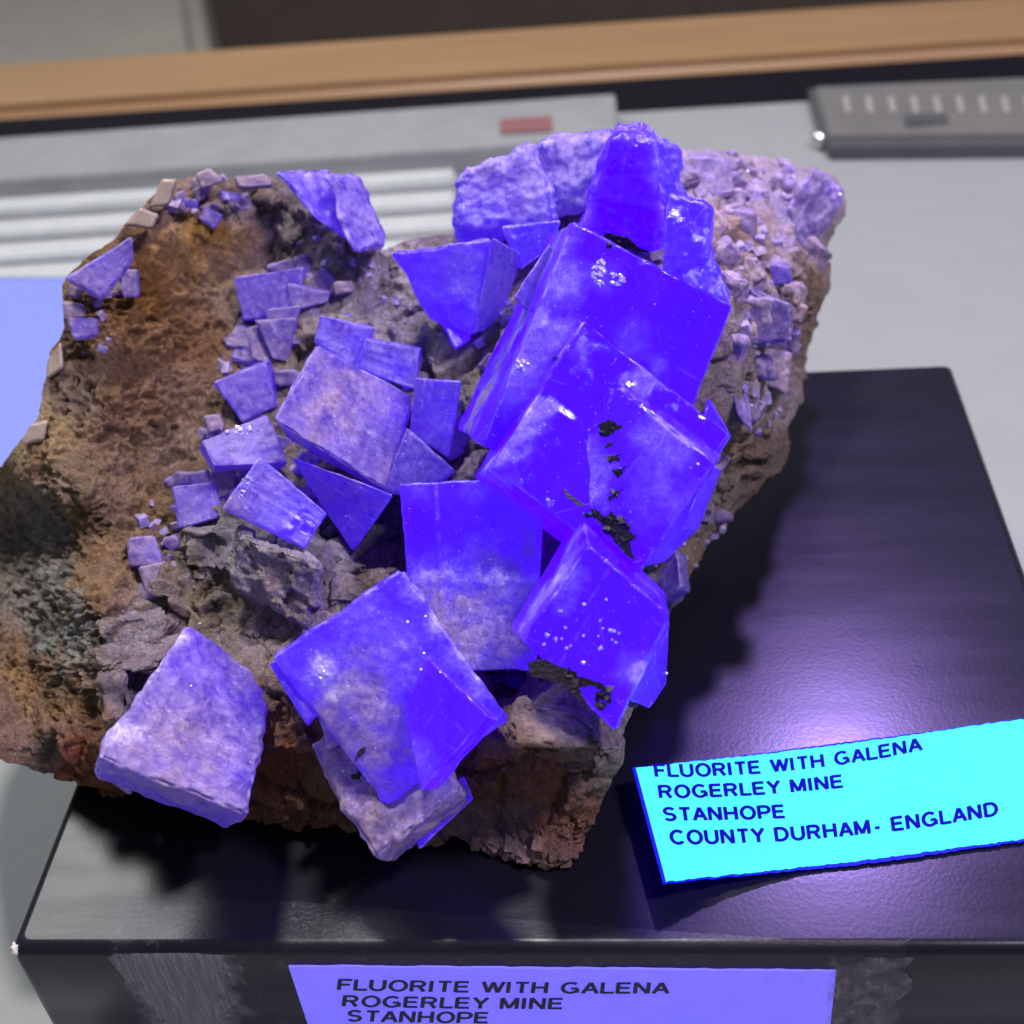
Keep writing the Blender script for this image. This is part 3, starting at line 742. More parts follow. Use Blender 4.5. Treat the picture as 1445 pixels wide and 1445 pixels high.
    return o, R


def lump(q, proud=2., **k):
    k.setdefault('chip', 2.4); k.setdefault('rad', .5); k.setdefault('terr', 2.2)
    return crystal(q, proud, name='rock_lump', mat='rock', **k)

# front row
K30, _ = crystal([(264,876),(387,968),(352,1152),(131,1068)], 8, .36, .60, .30, depth=.8, rad=.9, lump=.7, chip=1.8, label='pale dusty cube at the front corner of the rock',
  patches=[('dust',250,1095,125,.62),('dust',170,1065,60,.5),('glow',285,925,75,.85),('frost',285,920,60,.30),('glow',360,1000,45,.75),('frost',365,990,35,.3),('glow',345,1100,50,.55),('dust',350,1100,40,.1),('pale',232,925,26,1),('pale',200,985,28,1),('pale',172,1030,26,1),('pale',148,1062,24,1),('pale',245,905,20,.9),('pale',186,1008,24,1),('pale',215,955,24,1),('dust',255,1035,40,.7)])
K31, R31 = crystal([(568,801),(719,1016),(545,1138),(382,925)], 12, .95, .24, .05, depth=.8, rad=.6, lump=.45, chip=1.6, label='largest saturated violet cube in the front row',
  patches=[('frost',505,985,95,.85),('dust',490,1030,75,.62),('glow',500,1030,90,.45),('frost',550,900,40,.6),('glow',535,840,60,1.15),('frost',535,840,45,.0),('pale',585,825,22,.7),('pale',620,878,24,.75),('pale',652,922,24,.75),('pale',685,972,24,.8),('pale',706,1005,20,.8),('pale',455,950,22,.9),('pale',470,975,18,.6),('glow',410,925,50,.95),('frost',410,925,40,.1),('frost',440,920,18,.7),('dust',500,1090,60,.6),('frost',590,1000,30,.5)])
crystal([(600,925),(690,1008),(594,1115),(570,1000)], 15.2, 1.15, .04, 0, depth=.5, axes=None, rad=.35, patches=[('frost',590,1080,35,.45),('frost',690,990,24,.4),('glow',640,1000,60,1.1)])
crystal([(378,935),(440,908),(462,990),(432,1022)], 9, .62, .3, 0, depth=.7, patches=[('frost',445,990,22,.7)])
crystal([(552,960),(655,1112),(526,1219),(430,1050)], 8.5, .34, .75, .75, depth=.7, rad=1.0, lump=1.0, chip=2.2, label='dusty tan and lavender cube hanging over the front edge',
  patches=[('dust',480,1120,70,.9),('dust',520,1180,60,.8),('dust',470,1030,50,.9),('frost',600,1110,60,.5),('glow',590,1120,60,.55),('dust',500,1050,40,.7)])
crystal([(432,945),(500,920),(545,1000),(462,1060)], 7.5, .4, .7, .6, depth=.6, rad=.7, chip=2)
crystal([(575,1130),(655,1095),(668,1128),(592,1198)], 4, .55, .4, .1, depth=.6)
# centre cube
K1, R1 = crystal([(563,683),(768,671),(756,945),(586,950)], 12, .95, .08, 0, depth=.8, rad=.3, chip=.7, terr=.5, n=(-.04,-.55,.83), push=(6,-8), label='upright square-topped cube, blue above and dusty grey below',
  patches=[('pale',572,815,9,0.30),('pale',585,813,9,0.40),('pale',598,814,9,0.50),('pale',611,815,9,0.60),('pale',624,813,9,0.30),('pale',637,814,9,0.40),('pale',650,815,9,0.50),('pale',663,813,9,0.60),('pale',676,814,9,0.30),('pale',689,815,9,0.40),('pale',702,813,9,0.50),('pale',715,814,9,0.60),('pale',728,815,9,0.30),('pale',741,813,9,0.40),('pale',754,814,9,0.50),('pale',767,815,9,0.60),('frost',690,890,105,.9),('frost',620,890,95,.9),('glow',690,900,110,.26),('glow',620,900,100,.24),('dust',635,890,62,.75),('dust',600,850,46,.6),('dust',700,905,45,.4),('frost',680,800,45,.45),('frost',590,690,25,.35),('frost',740,690,26,.3),('frost',670,685,20,.4),('frost',700,760,18,.3),('glow',600,730,70,1.1),('frost',600,735,45,.0)])
K2, R2 = crystal([(831,768),(946,868),(868,1032),(738,902)], 16, 1.15, .02, 0, extra={'tl': (820, 714), 'bl': (721, 886), 'tr': (940, 838)}, depth=.9, rad=.4, chip=1., label='saturated violet cube with pointed top and bright flecks',
  patches=[('frost',790,815,50,.9),('frost',760,850,40,.9),('frost',812,760,30,.7),('frost',880,780,30,.6),('frost',920,830,25,.6),('frost',940,955,35,.55),('pale',735,885,16,.6),('pale',785,815,20,.5),('pale',938,962,16,.7),('glow',850,880,120,1.1)])
crystal([(880,985),(945,872),(940,965),(917,1000)], 9, .95, .2, 0, depth=2.2)
# stair of three big cubes
K5, R5 = crystal([(809,311),(1034,432),(912,742),(680,628)], 9, 1.15, .0, 0, extra={'tl': (776, 332), 'bl': (645, 605)}, depth=.8, rad=.4, chip=.9, label='big flat saturated cube highest in the stair of three',
  patches=[('frost',785,345,40,1.0),('glow',785,345,36,.22),('frost',760,400,40,1.0),('glow',760,400,36,.22),('frost',735,450,40,1.0),('glow',735,450,36,.22),('frost',710,500,40,1.0),('glow',710,500,36,.22),('frost',685,550,40,1.0),('glow',685,550,36,.22),('frost',660,600,40,1.0),('glow',660,600,36,.22),('dust',660,600,50,.3),('glow',715,570,30,.9),('frost',715,570,22,.1),('pale',800,335,22,.6),('frost',795,400,45,.8),('frost',765,470,45,.85),('pale',770,455,18,.5),('frost',735,530,45,.7),('frost',890,480,30,.25),('frost',930,520,14,.5),('glow',700,600,60,.75),('frost',850,390,22,.35)])
K4, R4 = crystal([(824,452),(1029,612),(900,815),(695,661)], 13, 1.15, .0, 0, extra={'tl': (776, 500), 'bl': (668, 673)}, depth=.6, rad=.35, label='middle cube of the stair with pale left side',
  patches=[('frost',775,505,30,1.0),('glow',775,505,26,.25),('frost',750,548,30,1.0),('glow',750,548,26,.25),('frost',725,590,30,1.0),('glow',725,590,26,.25),('frost',700,630,30,1.0),('glow',700,630,26,.25),('frost',682,664,30,1.0),('glow',682,664,26,.25),('pale',735,585,18,.4),('pale',695,650,24,.6),('frost',740,590,40,.9),('frost',700,650,40,.9),('frost',790,500,35,.8),('frost',900,548,28,.6),('pale',893,543,7,1)])
K3, R3_ = crystal([(872,546),(1008,652),(903,806),(774,683)], 16.5, 1.15, .03, 0, depth=.4, rad=.3, label='lowest cube of the stair with dark sawtooth flakes',
  patches=[('pale',812,650,18,.8),('frost',828,665,45,.95),('pale',840,690,18,.4),('frost',945,640,50,.6),('frost',930,690,45,.55),('frost',925,610,25,.6),('glow',870,740,60,1.1)])
crystal([(1000,560),(1032,615),(1003,660),(975,640)], 11, .98, .1, 0, depth=1.6)
crystal([(742,446),(800,470),(778,510),(738,500)], 13, .6, .6, 0, depth=.7)
crystal([(775,340),(800,400),(772,470),(725,420)], 11, .5, .65, .1, depth=.5)
crystal([(702,500),(760,520),(720,600),(668,580)], 8, .45, .45, .05, depth=.8)
crystal([(985,665),(1000,655),(965,745),(910,800)], 7, .85, .35, 0, depth=1.6)
crystal([(770,455),(800,470),(785,505),(752,492)], 14.5, .5, .7, .1, depth=.7)
crystal([(556,900),(600,905),(592,948),(550,938)], 14.6, .5, .8, .2, depth=.5)
crystal([(300,1090),(348,1092),(350,1150),(296,1150)], 8.6, .3, .7, .4, depth=.6, rad=.8)
crystal([(150,1055),(205,1085),(185,1125),(133,1082)], 8.4, .22, .9, .3, depth=.6, rad=.8)
# back row
K6, _ = crystal([(855,195),(928,188),(945,372),(812,330)], 9, 1.15, .0, 0, extra={'tl': (868, 170), 'tr': (918, 172)}, depth=.6, rad=2.2, lump=1.3, label='tall rounded saturated crystal at the top of the rock',
  patches=[('frost',890,180,45,.6),('frost',945,230,30,.6),('frost',850,230,35,.45)])
crystal([(915,190),(955,208),(966,300),(930,330)], 6.5, .75, .45, 0, depth=.6, rad=1.4, lump=1.5)
crystal([(938,268),(1002,282),(1000,370),(928,400)], 9, .9, .2, 0, depth=.8, rad=1.8, lump=.8, chip=.7, terr=.2, label='rounded crystal with a bright glint at the back')
crystal([(955,330),(1000,330),(1032,425),(975,440)], 7, .75, .35, 0, depth=.8, rad=1.2, lump=1.2)
crystal([(650,236),(760,200),(795,318),(640,322)], 6, .52, .55, .05, depth=.6, rad=2.2, lump=1.3, chip=1.6, terr=.2, label='pale clouded lavender crystal at the back', patches=[('frost',720,225,60,.95),('frost',790,220,50,.95),('glow',700,310,60,.75)])
crystal([(745,200),(860,185),(840,300),(760,310)], 5, .48, .62, .05, depth=.6, rad=2.2, lump=1.3, chip=1.6, terr=.2, patches=[('frost',800,215,60,1)])
crystal([(640,290),(720,300),(705,345),(642,338)], 5, .65, .35, 0, depth=.6, rad=1.2, lump=1.2)
crystal([(706,318),(792,310),(785,345),(735,380)], 6, .7, .25, 0, depth=.6, rad=.5)
crystal([(552,356),(694,334),(668,470),(606,452)], 7, .78, .30, 0, depth=.7, rad=.7, lump=.8, label='tapered violet block beside the saddle of the rock', patches=[('frost',650,380,50,.65),('glow',640,460,40,1),('glow',590,370,40,.95),('frost',680,430,35,.6)])
crystal([(613,430),(660,428),(664,478),(644,486)], 7, .95, .08, 0, depth=.5)
crystal([(694,335),(728,352),(700,440),(668,470)], 5, .45, .5, .1, depth=.6)
crystal([(392,243),(462,240),(500,345),(448,312)], 4, .58, .5, .05, depth=.6, rad=1.4, lump=1.4, chip=1.6, label='lavender crystal on the top left crest', patches=[('frost',420,245,40,.8)])
crystal([(455,245),(500,250),(546,345),(500,362)], 4, .50, .6, .15, depth=.6, rad=1.3, lump=1.4, chip=1.6)
# left middle cluster
K12, R12 = crystal([(446,484),(581,558),(547,693),(384,592)], 6, .42, .30, .30, depth=.6, rad=.5, chip=1.6, label='broad violet cube dusted with ochre', patches=[('dust',470,570,60,.85),('dust',510,560,50,.7),('dust',440,610,40,.6),('glow',560,580,50,.85),('frost',560,590,30,.1),('dust',540,670,30,.5),('dust',500,650,40,.35),('frost',430,520,50,.5)])
crystal([(586,533),(651,538),(633,646),(577,612)], 5, .55, .45, .05, depth=.8, patches=[('glow',640,580,40,.8)])
crystal([(455,452),(521,463),(504,522),(448,484)], 5, .58, .4, .05, depth=.8, patches=[('glow',510,490,25,.85)])
crystal([(520,482),(586,496),(580,546),(506,521)], 5, .55, .4, .05, depth=.8, patches=[('glow',550,520,25,.85)])
crystal([(577,612),(636,664),(590,702),(549,690)], 5, .38, .45, .1, depth=.8)
crystal([(410,644),(557,698),(498,777),(440,692)], 4, .50, .25, .1, depth=.6, rad=.3, label='dark violet wedge under the ochre dusted cube', patches=[('dust',480,675,50,.35),('frost',460,670,40,.4)])
crystal([(366,643),(462,724),(430,775),(312,718)], 8, .55, .48, .05, depth=.8, rad=.35, label='tilted cube beside the grey lump', patches=[('glow',420,740,45,.95),('frost',420,740,30,.1),('frost',360,680,50,.7),('dust',325,715,30,.6)])
crystal([(283,622),(377,584),(408,655),(302,657)], 6, .38, .45, .25, depth=.7, patches=[('frost',335,605,40,.7),('glow',370,640,30,.6)])
crystal([(310,540),(374,516),(385,570),(343,590)], 5, .45, .5, .15, depth=.8, patches=[('frost',330,540,30,.7)])
crystal([(337,395),(420,384),(415,440),(349,449)], 4, .45, .4, .25, depth=.6, label='speckled violet block on the brown slope')
crystal([(410,402),(464,415),(462,428),(415,440)], 3.5, .5, .4, .1, depth=.8)
crystal([(360,455),(415,450),(406,508),(385,500)], 3.5, .45, .45, .1, depth=.8)
crystal([(381,440),(420,435),(415,468),(385,470)], 3.5, .5, .4, .1, depth=.8)
crystal([(345,470),(372,460),(385,515),(355,505)], 3, .35, .5, .3, depth=.8)
crystal([(250,690),(300,682),(313,728),(258,740)], 5, .40, .6, .2, depth=.8, patches=[('glow',290,715,25,.6)])
crystal([(266,668),(295,662),(300,682),(274,690)], 4.5, .45, .5, .2, depth=.9)
crystal([(300,668),(330,660),(332,690),(306,700)], 4, .25, .6, .5, depth=.9)
crystal([(288,588),(312,580),(316,604),(294,610)], 3.5, .3, .6, .4, depth=.9)
crystal([(180,760),(218,755),(232,796),(183,800)], 4, .38, .55, .2, depth=.8, label='small violet cube on the ochre shelf', patches=[('glow',215,785,20,.6),('dust',205,765,15,.5)])
crystal([(196,800),(236,792),(240,830),(205,835)], 2.5, .15, .5, .4, depth=.8)
# upper left rim
crystal([(89,392),(186,332),(190,368),(143,424)], 4, .30, .62, .30, depth=.5, rad=.6, chip=1.5, label='pale mauve slab on the left rim', patches=[('glow',130,380,40,.5),('dust',120,410,30,.7)])
crystal([(92,446),(137,450),(138,474),(104,480)], 4, .34, .55, .25, depth=.7, rad=.6, patches=[('glow',120,465,20,.6)])
crystal([(88,425),(118,430),(122,448),(90,452)], 3.5, .12, .7, .5, depth=.7, rad=.6)
crystal([(170,382),(193,380),(195,419),(173,419)], 2, .42, .45, .2, depth=.6)
crystal([(290,290),(316,304),(303,324),(280,309)], 3, .50, .3, .15, depth=.8, label='tiny violet cube in ochre near the crest')
crystal([(309,268),(345,274),(338,284),(313,283)], 3, .50, .15, .05, depth=.8)
crystal([(259,281),(278,282),(279,294),(262,292)], 2.5, .5, .2, .1, depth=.8)
crystal([(276,247),(297,238),(314,256),(284,266)], 3, .15, .8, .4, depth=.8, rad=.6)
crystal([(330,248),(375,246),(388,262),(338,264)], 2.5, .15, .8, .35, depth=.7, rad=.8)
crystal([(228,252),(250,252),(238,290),(209,294)], 3.5, mat='quartz', name='quartz_crystal', rad=1.6, chip=3.2, depth=.8)
crystal([(198,292),(226,303),(215,322),(174,318)], 3.5, mat='quartz', name='quartz_crystal', rad=.8, chip=2, depth=.8)
crystal([(40,600),(68,592),(62,622),(30,628)], 2, mat='quartz', name='quartz_crystal', rad=1.0, chip=2.5, depth=.8)
crystal([(66,508),(86,480),(88,520),(64,536)], 2, mat='quartz', name='quartz_crystal', rad=.8, chip=2.2, depth=.8)
# right side
crystal([(1148,231),(1192,270),(1143,357),(1098,308)], 5, .20, .85, .30, depth=.6, rad=1.4, lump=1.4, chip=1.8, label='milky lavender block on the right back corner', patches=[('glow',1185,265,25,.7)])
crystal([(1085,370),(1115,375),(1118,400),(1090,405)], 4, .6, .3, .05, depth=.8, rad=.6)
crystal([(1057,402),(1118,428),(1118,482),(1034,490)], 4, .10, .28, .35, depth=.7, rad=.7, chip=1.5)
crystal([(1060,490),(1118,495),(1110,560),(1070,540)], 3, .18, .7, .5, depth=.7, rad=1.0, chip=2)
crystal([(1025,515),(1055,540),(1062,610),(1040,585)], 3, .2, .6, .4, depth=.7, rad=.8, chip=2)
crystal([(965,215),(1030,222),(1040,275),(985,285)], 2, .2, .85, .4, depth=.6, rad=1.4, chip=2)
crystal([(925,800),(955,770),(962,830),(935,850)], 3, .2, .6, .3, depth=.7, rad=.7, chip=2)
# crust of small intergrown cubes
cr = random.Random(77)
def crust(spots):
    for (x, y, rx, ry, cnt, smin, smax, g, f, d) in spots:
        for _ in range(cnt):
            a = cr.uniform(0, 6.283); b = math.sqrt(cr.random()); px = x+rx*b*math.cos(a); py = y+ry*b*math.sin(a)
            sz = cr.uniform(smin, smax)*.7; t = cr.uniform(0, 1.57); asp = cr.uniform(.8, 1.3)
            q = [(px+sz*(math.cos(t+k)*asp), py+sz*math.sin(t+k)/asp*.95) for k in (3.93, 5.5, 7.07, 8.64)]
            if not inside(np.array(q), SIL).all(): continue
            r = ray(px, py); n = -r/np.linalg.norm(r)+np.array([cr.uniform(-.55, .55), cr.uniform(-.3, .3), cr.uniform(-.2, .5)])
            crystal(q, cr.uniform(-.4, 1.6), g*cr.uniform(.6, 1.5), f*cr.uniform(.6, 1.3), d*cr.uniform(.4, 1.4), depth=1., n=tuple(n), axis=.001, push=(cr.uniform(-2, 2), cr.uniform(-2, 2)), rad=.45, chip=2.4, lump=.5 if px < 900 else 1.3)
crust([(400,470,60,90,16,18,44,.42,.5,.2),(480,560,110,110,14,20,46,.48,.45,.15),(620,610,50,70,7,22,40,.5,.45,.1),(345,610,60,70,12,16,36,.38,.55,.25),(290,690,50,60,8,14,32,.36,.55,.3),
       (470,410,90,60,9,14,30,.32,.55,.45),(700,440,35,80,7,18,40,.5,.5,.1),(430,690,60,50,7,18,36,.42,.45,.15),
       (1010,250,60,35,7,26,60,.30,.9,.35),(1090,260,70,35,8,26,60,.30,.9,.35),(1050,360,60,60,8,22,50,.26,.8,.5),(1120,350,35,60,7,24,50,.32,.85,.35),(1060,520,50,80,9,22,52,.24,.75,.45),(1000,690,40,50,6,18,40,.14,.7,.6),(1110,470,25,70,5,18,40,.14,.75,.65),
       (280,275,80,28,10,12,26,.22,.75,.5),(130,420,35,50,6,12,28,.24,.7,.5),(230,800,60,40,8,12,26,.28,.6,.45)])
# stone lumps
lump([(330,752),(448,800),(432,885),(330,830)], 5, depth=.8, seed=5)
lump([(262,745),(345,750),(330,810),(258,800)], 3, depth=.8)
lump([(225,790),(300,805),(270,850),(215,840)], 2.5, depth=.8)
lump([(138,872),(240,868),(225,930),(140,945)], 3.5, depth=.8)
lump([(185,905),(255,892),(240,935),(155,945)], 5, depth=.7)
lump([(140,958),(180,950),(195,1010),(150,1020)], 4, depth=.8)
lump([(455,790),(560,800),(520,850),(455,850)], 2, depth=.6)
lump([(735,985),(845,1010),(872,1060),(720,1040)], 4, depth=.7)
lump([(390,1020),(428,1015),(440,1052),(395,1060)], 4, depth=.8)
lump([(520,455),(590,480),(560,520),(525,495)], 1.5, depth=.6)

#
# ------------------------------------------------------------------ galena flakes lying on the crystal faces
allV, allF, n0 = [], [], 0
for (o, P, Fc, R) in CRYST:
    allV.append(P); allF += [tuple(i+n0 for i in f) for f in Fc]; n0 += len(P)
allV.append(rockV); allF += [tuple(int(i)+n0 for i in f) for f in rockF]
NCR = len(CRYST)
bvh = BVHTree.FromPolygons([tuple(v) for v in np.concatenate(allV)], allF)
owner_tab = np.concatenate([np.full(len(Fc), k) for k, (o, P, Fc, R) in enumerate(CRYST)])
def hit(px, py):
    d = ray(px, py); return bvh.ray_cast(Vector(CAM), Vector(d).normalized())
def flake(poly, thick=.0003, rough=1.6, name='galena_flake', mat='galena', seed=1):
    # ragged outline
    rnd = random.Random(seed); pts = []
    for i in range(len(poly)):
        a = np.array(poly[i], float); b = np.array(poly[(i+1) % len(poly)], float); k = max(1, int(np.linalg.norm(b-a)/3.5))
        for t in range(k): pts.append(a+(b-a)*t/k+np.array([rnd.uniform(-1, 1), rnd.uniform(-1, 1)])*rough*(.4 if t == 0 else 1))
    c = np.mean(np.array(poly, float), 0); h0 = hit(*c)
    if h0[0] is None: return
    nrm = np.array(h0[1]); 
    if nrm@ray(*c) > 0: nrm = -nrm
    p0 = np.array(h0[0])+nrm*thick*.6
    V = []
    for q in pts:
        r = ray(*q); V.append(CAM+r*(((p0-CAM)@nrm)/(r@nrm)))
    k = len(V); V = V+[v-nrm*thick*1.6 for v in V]
    bm = bmesh.new(); vs = [bm.verts.new(v) for v in V]
    f = bm.faces.new(vs[:k])
    for i in range(k): bm.faces.new((vs[i], vs[k+i], vs[k+(i+1) % k], vs[(i+1) % k]))
    bmesh.ops.triangulate(bm, faces=[f]); bmesh.ops.recalc_face_normals(bm, faces=bm.faces[:])
    bm.verts.index_update(); VV = [tuple(v.co) for v in bm.verts]; FF = [[v.index for v in g.verts] for g in bm.faces]; bm.free()
    idx = h0[2]; par = CRYST[int(owner_tab[idx])][0] if idx < len(owner_tab) else specimen
    mesh(name, VV, FF, MAT[mat], par)
def druse(spots, name, mat, seed, glow=.25, frost=.7, dust=.2, parent=None):
    rnd = np.random.RandomState(seed); V, Fc = [], []
    for (x, y, rx, ry, cnt, smin, smax) in spots:
        for _ in range(cnt):
            a, b = rnd.uniform(0, 2*math.pi), math.sqrt(rnd.uniform(0, 1))
            h = hit(x+rx*b*math.cos(a), y+ry*b*math.sin(a))
            if h[0] is None or (mat in ('fluorite', 'rock') and h[2] < len(owner_tab)) or (mat == 'quartz' and h[2] < len(owner_tab)): continue
            sz = rnd.uniform(smin, smax)/2000*np.array([1, rnd.uniform(.7, 1.3), rnd.uniform(.7, 1.2)])
            Rm = rodr(rnd.uniform(-2, 2, 3)); p = np.array(h[0])-np.array(h[1])*sz.mean()*.25; b0 = len(V)
            for sx in (-1, 1):
                for sy in (-1, 1):
                    for sz_ in (-1, 1):
                        V.append(p+Rm@(np.array([sx, sy, sz_])*sz*rnd.uniform(.8, 1.12, 3)))
            Fc += [tuple(b0+i for i in f) for f in ((0,1,3,2),(4,6,7,5),(0,4,5,1),(2,3,7,6),(0,2,6,4),(1,5,7,3))]
    o = mesh(name, V, Fc, MAT[mat], parent or specimen); o['kind'] = 'stuff'
    if mat == 'fluorite':
        n = len(V)//8; r8 = lambda v: np.repeat(np.clip(v*rnd.uniform(.4, 1.5, n), 0, 1), 8)
        fattr(o, 'glow', r8(glow)); fattr(o, 'frost', r8(frost)); fattr(o, 'dust', r8(dust)); fattr(o, 'rim', r8(.3)); fattr(o, 'pale', r8(.15))
    elif mat == 'rock':
        C = rock_cols(proj(np.array(V))[0]+rnd.uniform(-25, 25, (len(V), 2))); at = o.data.color_attributes.new('rock_colour', 'FLOAT_COLOR', 'POINT')
        at.data.foreach_set('color', np.c_[C[:, :3], np.ones(len(C))].astype(np.float32).ravel()); fattr(o, 'rust', C[:, 3])
druse([(470,360,60,60,14,.4,1.2),(560,470,60,50,16,.4,1.2),(390,440,60,60,22,.4,1.5),(340,520,40,70,22,.4,1.4),(300,640,30,60,14,.4,1.5),(240,740,40,50,14,.4,1.5),(260,270,70,30,18,.5,1.8),(130,450,40,50,12,.5,1.6),
       (1060,250,100,35,46,.5,2.2),(1050,360,60,70,34,.5,1.9),(1080,520,40,100,34,.5,1.9),(980,740,50,60,20,.5,1.5),(400,640,70,40,14,.4,1.2),(600,640,60,60,14,.4,1.2),(690,430,40,60,10,.5,1.4)], 'drusy_fluorite', 'fluorite', 3, .22, .8, .5)
druse([(300,1150,110,14,80,.6,2.0),(180,1118,40,8,24,.5,1.3),(450,1160,60,14,50,.5,1.6),(620,1188,60,12,50,.5,1.7),(740,1205,70,16,70,.6,2.0),(820,1180,30,30,20,.5,1.4)], 'drusy_rim', 'rock', 4)
druse([(848,385,14,16,16,.3,.9),(872,392,10,10,8,.3,.7),(953,305,9,9,10,.3,.8),(456,948,6,6,6,.3,.7),(735,515,12,6,8,.3,.7),(890,545,5,5,4,.3,.6),(795,890,40,30,10,.2,.45),(850,880,40,40,12,.2,.45),(335,608,26,8,14,.25,.6),(345,690,10,30,10,.25,.6)], 'glint_fleck', 'fluorite2', 5)  # glossy chips added to catch the lamps as glints
druse([(250,830,110,90,40,.4,1.3),(390,830,80,80,36,.4,1.2),(170,930,50,90,30,.4,1.5),(520,830,60,60,24,.4,1.1),(790,1030,80,40,24,.4,1.1),(600,500,60,60,18,.4,1.2),(440,340,70,60,30,.4,1.6),(1000,640,40,60,20,.5,1.6),(1110,460,40,120,30,.5,1.8)], 'stone_crumbs', 'rock', 6)
def beads(spots):  # metallic beads added where faces should glint
    V, Fc = [], []
    for (x, y, r) in spots:
        h = hit(x, y)
        if h[0] is None: continue
        bm = bmesh.new(); bmesh.ops.create_icosphere(bm, subdivisions=2, radius=r/1000)
        b0 = len(V); bm.verts.index_update()
        V += [np.array(h[0])+np.array(v.co)*np.array([1, .9, .8]) for v in bm.verts]; Fc += [[b0+v.index for v in f.verts] for f in bm.faces]; bm.free()
    o = mesh('glint_beads', V, Fc, MAT['bead'], specimen, smooth=True); o['kind'] = 'stuff'
beads([(851,383,.5),(846,397,.35),(864,399,.4),(875,388,.3),(838,392,.25),(953,305,.8),(960,312,.3),(456,948,.45),(452,957,.25),(735,517,.45),(745,514,.3),(893,544,.35),(823,935,.3),(598,922,.25),(594,945,.22),(575,878,.28),(1083,485,.35),(1055,242,.4),(1185,275,.4),(1060,572,.35),(925,798,.3),(600,870,.2),(340,606,.25),(352,602,.2),(270,968,.2),(282,880,.22),(985,655,.2),(940,950,.3)])
druse([(858,606,12,8,8,.35,.8),(862,630,6,3,3,.3,.5),(866,648,8,4,5,.3,.6),(872,666,8,4,5,.3,.6),(868,698,8,5,5,.3,.6),(868,740,18,14,12,.4,1.0),(882,765,10,14,8,.4,.9),(835,730,10,10,6,.3,.7),(800,955,40,12,16,.4,.9),(850,985,20,16,12,.4,1.0),(712,958,24,10,12,.4,1.0),(875,342,24,7,8,.4,.9),(556,385,6,12,5,.4,.8)], 'galena_cubes', 'galena', 8)
for k, pl in enumerate([[(843,600),(858,592),(878,602),(866,611),(855,618)], [(855,626),(870,622),(858,630)], [(857,645),(876,641),(860,655)], [(866,665),(886,656),(870,672)], [(858,700),(878,690),(860,708)],
    [(860,720),(870,728),(880,745),(899,757),(887,766),(895,790),(885,785),(862,758),(840,730),(832,716),(845,722),(856,735),(866,742),(858,735)],
    [(795,690),(812,702),(828,714),(818,714),(800,702)],
    [(850,330),(885,336),(915,356),(890,352),(865,345)],
    [(745,935),(770,930),(800,945),(835,965),(870,985),(868,1010),(845,1000),(815,985),(790,965),(750,955)], [(800,950),(845,962),(862,975),(830,968)],
    [(690,940),(738,945),(740,975),(715,968)], [(548,370),(562,385),(565,405),(553,395)], [(770,500),(795,508),(790,515)],
    [(520,1050),(512,1065),(500,1075),(506,1060)], [(490,1098),(515,1080),(505,1100)]]):
    flake(pl, seed=k+1, thick=.00025)

# ------------------------------------------------------------------ things lying on the desk behind
def flat(px, py, h=0.): return at_z(px, py, DZ+h)
def prism(name, quad, h, mat, parent=None, bev=.0006, base=0., loc=None):
    """low solid standing on the desk: photo corners of its top face, height h"""
    T = [at_z(x, y, DZ+base+h) for x, y in quad]; B = [np.array([t[0], t[1], DZ+base]) for t in T]
    bm = bmesh.new(); vs = [bm.verts.new(v) for v in T+B]
    bm.faces.new(vs[:4]); bm.faces.new(vs[4:][::-1])
    for i in range(4): bm.faces.new((vs[i], vs[4+i], vs[4+(i+1) % 4], vs[(i+1) % 4]))
    bmesh.ops.recalc_face_normals(bm, faces=bm.faces[:])
    if bev: bmesh.ops.bevel(bm, geom=bm.edges[:], offset=bev, segments=2, affect='EDGES')
    bm.verts.index_update(); V = [tuple(v.co) for v in bm.verts]; Fc = [[v.index for v in f.verts] for f in bm.faces]; bm.free()
    return mesh(name, V, Fc, mat, parent, loc=loc)
def plastic(name, a, b, rough):
    m = NT(name); n = m.noise(70, 4, .6)
    m.p(Base_Color=m.mix(n, a, b), Roughness=rough, Normal=m.bump(m.noise(160, 3), .25, .002)); return m.m
MAT['grey_plastic'] = plastic('grey_translucent_plastic', (.22, .23, .23), (.34, .35, .345), .22)
MAT['white_plastic'] = plastic('white_ribbed_plastic', (.42, .45, .44), (.56, .58, .57), .25)
MAT['dark_plastic'] = plastic('dark_grey_plastic', (.05, .055, .06), (.09, .095, .10), .4)
MAT['clear_strip'] = plastic('clear_ruler_plastic', (.12, .117, .11), (.18, .173, .162), .4)
MAT['red'] = mat_simple('faded_red_print', (.22, .09, .09), .6).m
MAT['tick'] = mat_simple('pale_print', (.30, .29, .27), .6).m
MAT['steel'] = mat_simple('steel_bead', (.75, .77, .78), .15, metal=1).m
MAT['beige'] = mat_simple('beige_fabric', (.62, .56, .46), .9, .15, 20).m
c0 = flat(400, 200)
case = empty('plastic_case', tuple(c0), 'long grey plastic case with faded red print lying behind the rock', 'plastic case')
prism('case_body', [(-40,197),(868,132),(872,196),(-40,258)], .008, MAT['grey_plastic'], case)
prism('case_foot', [(-40,262),(872,199),(872,208),(-40,274)], .002, MAT['dark_plastic'], case, bev=.0003)
rp = [at_z(x, y, DZ+.0086) for x, y in ((705,168),(778,163),(780,184),(706,188))]
mesh('red_print', rp, [(0, 1, 2, 3)], MAT['red'], case)
tray = empty('ribbed_tray', tuple(flat(300, 330)), 'white ribbed plastic tray beside the blue sheet', 'tray')
prism('tray_base', [(-60,276),(640,224),(640,392),(-60,392)], .002, MAT['white_plastic'], tray, bev=.0004)
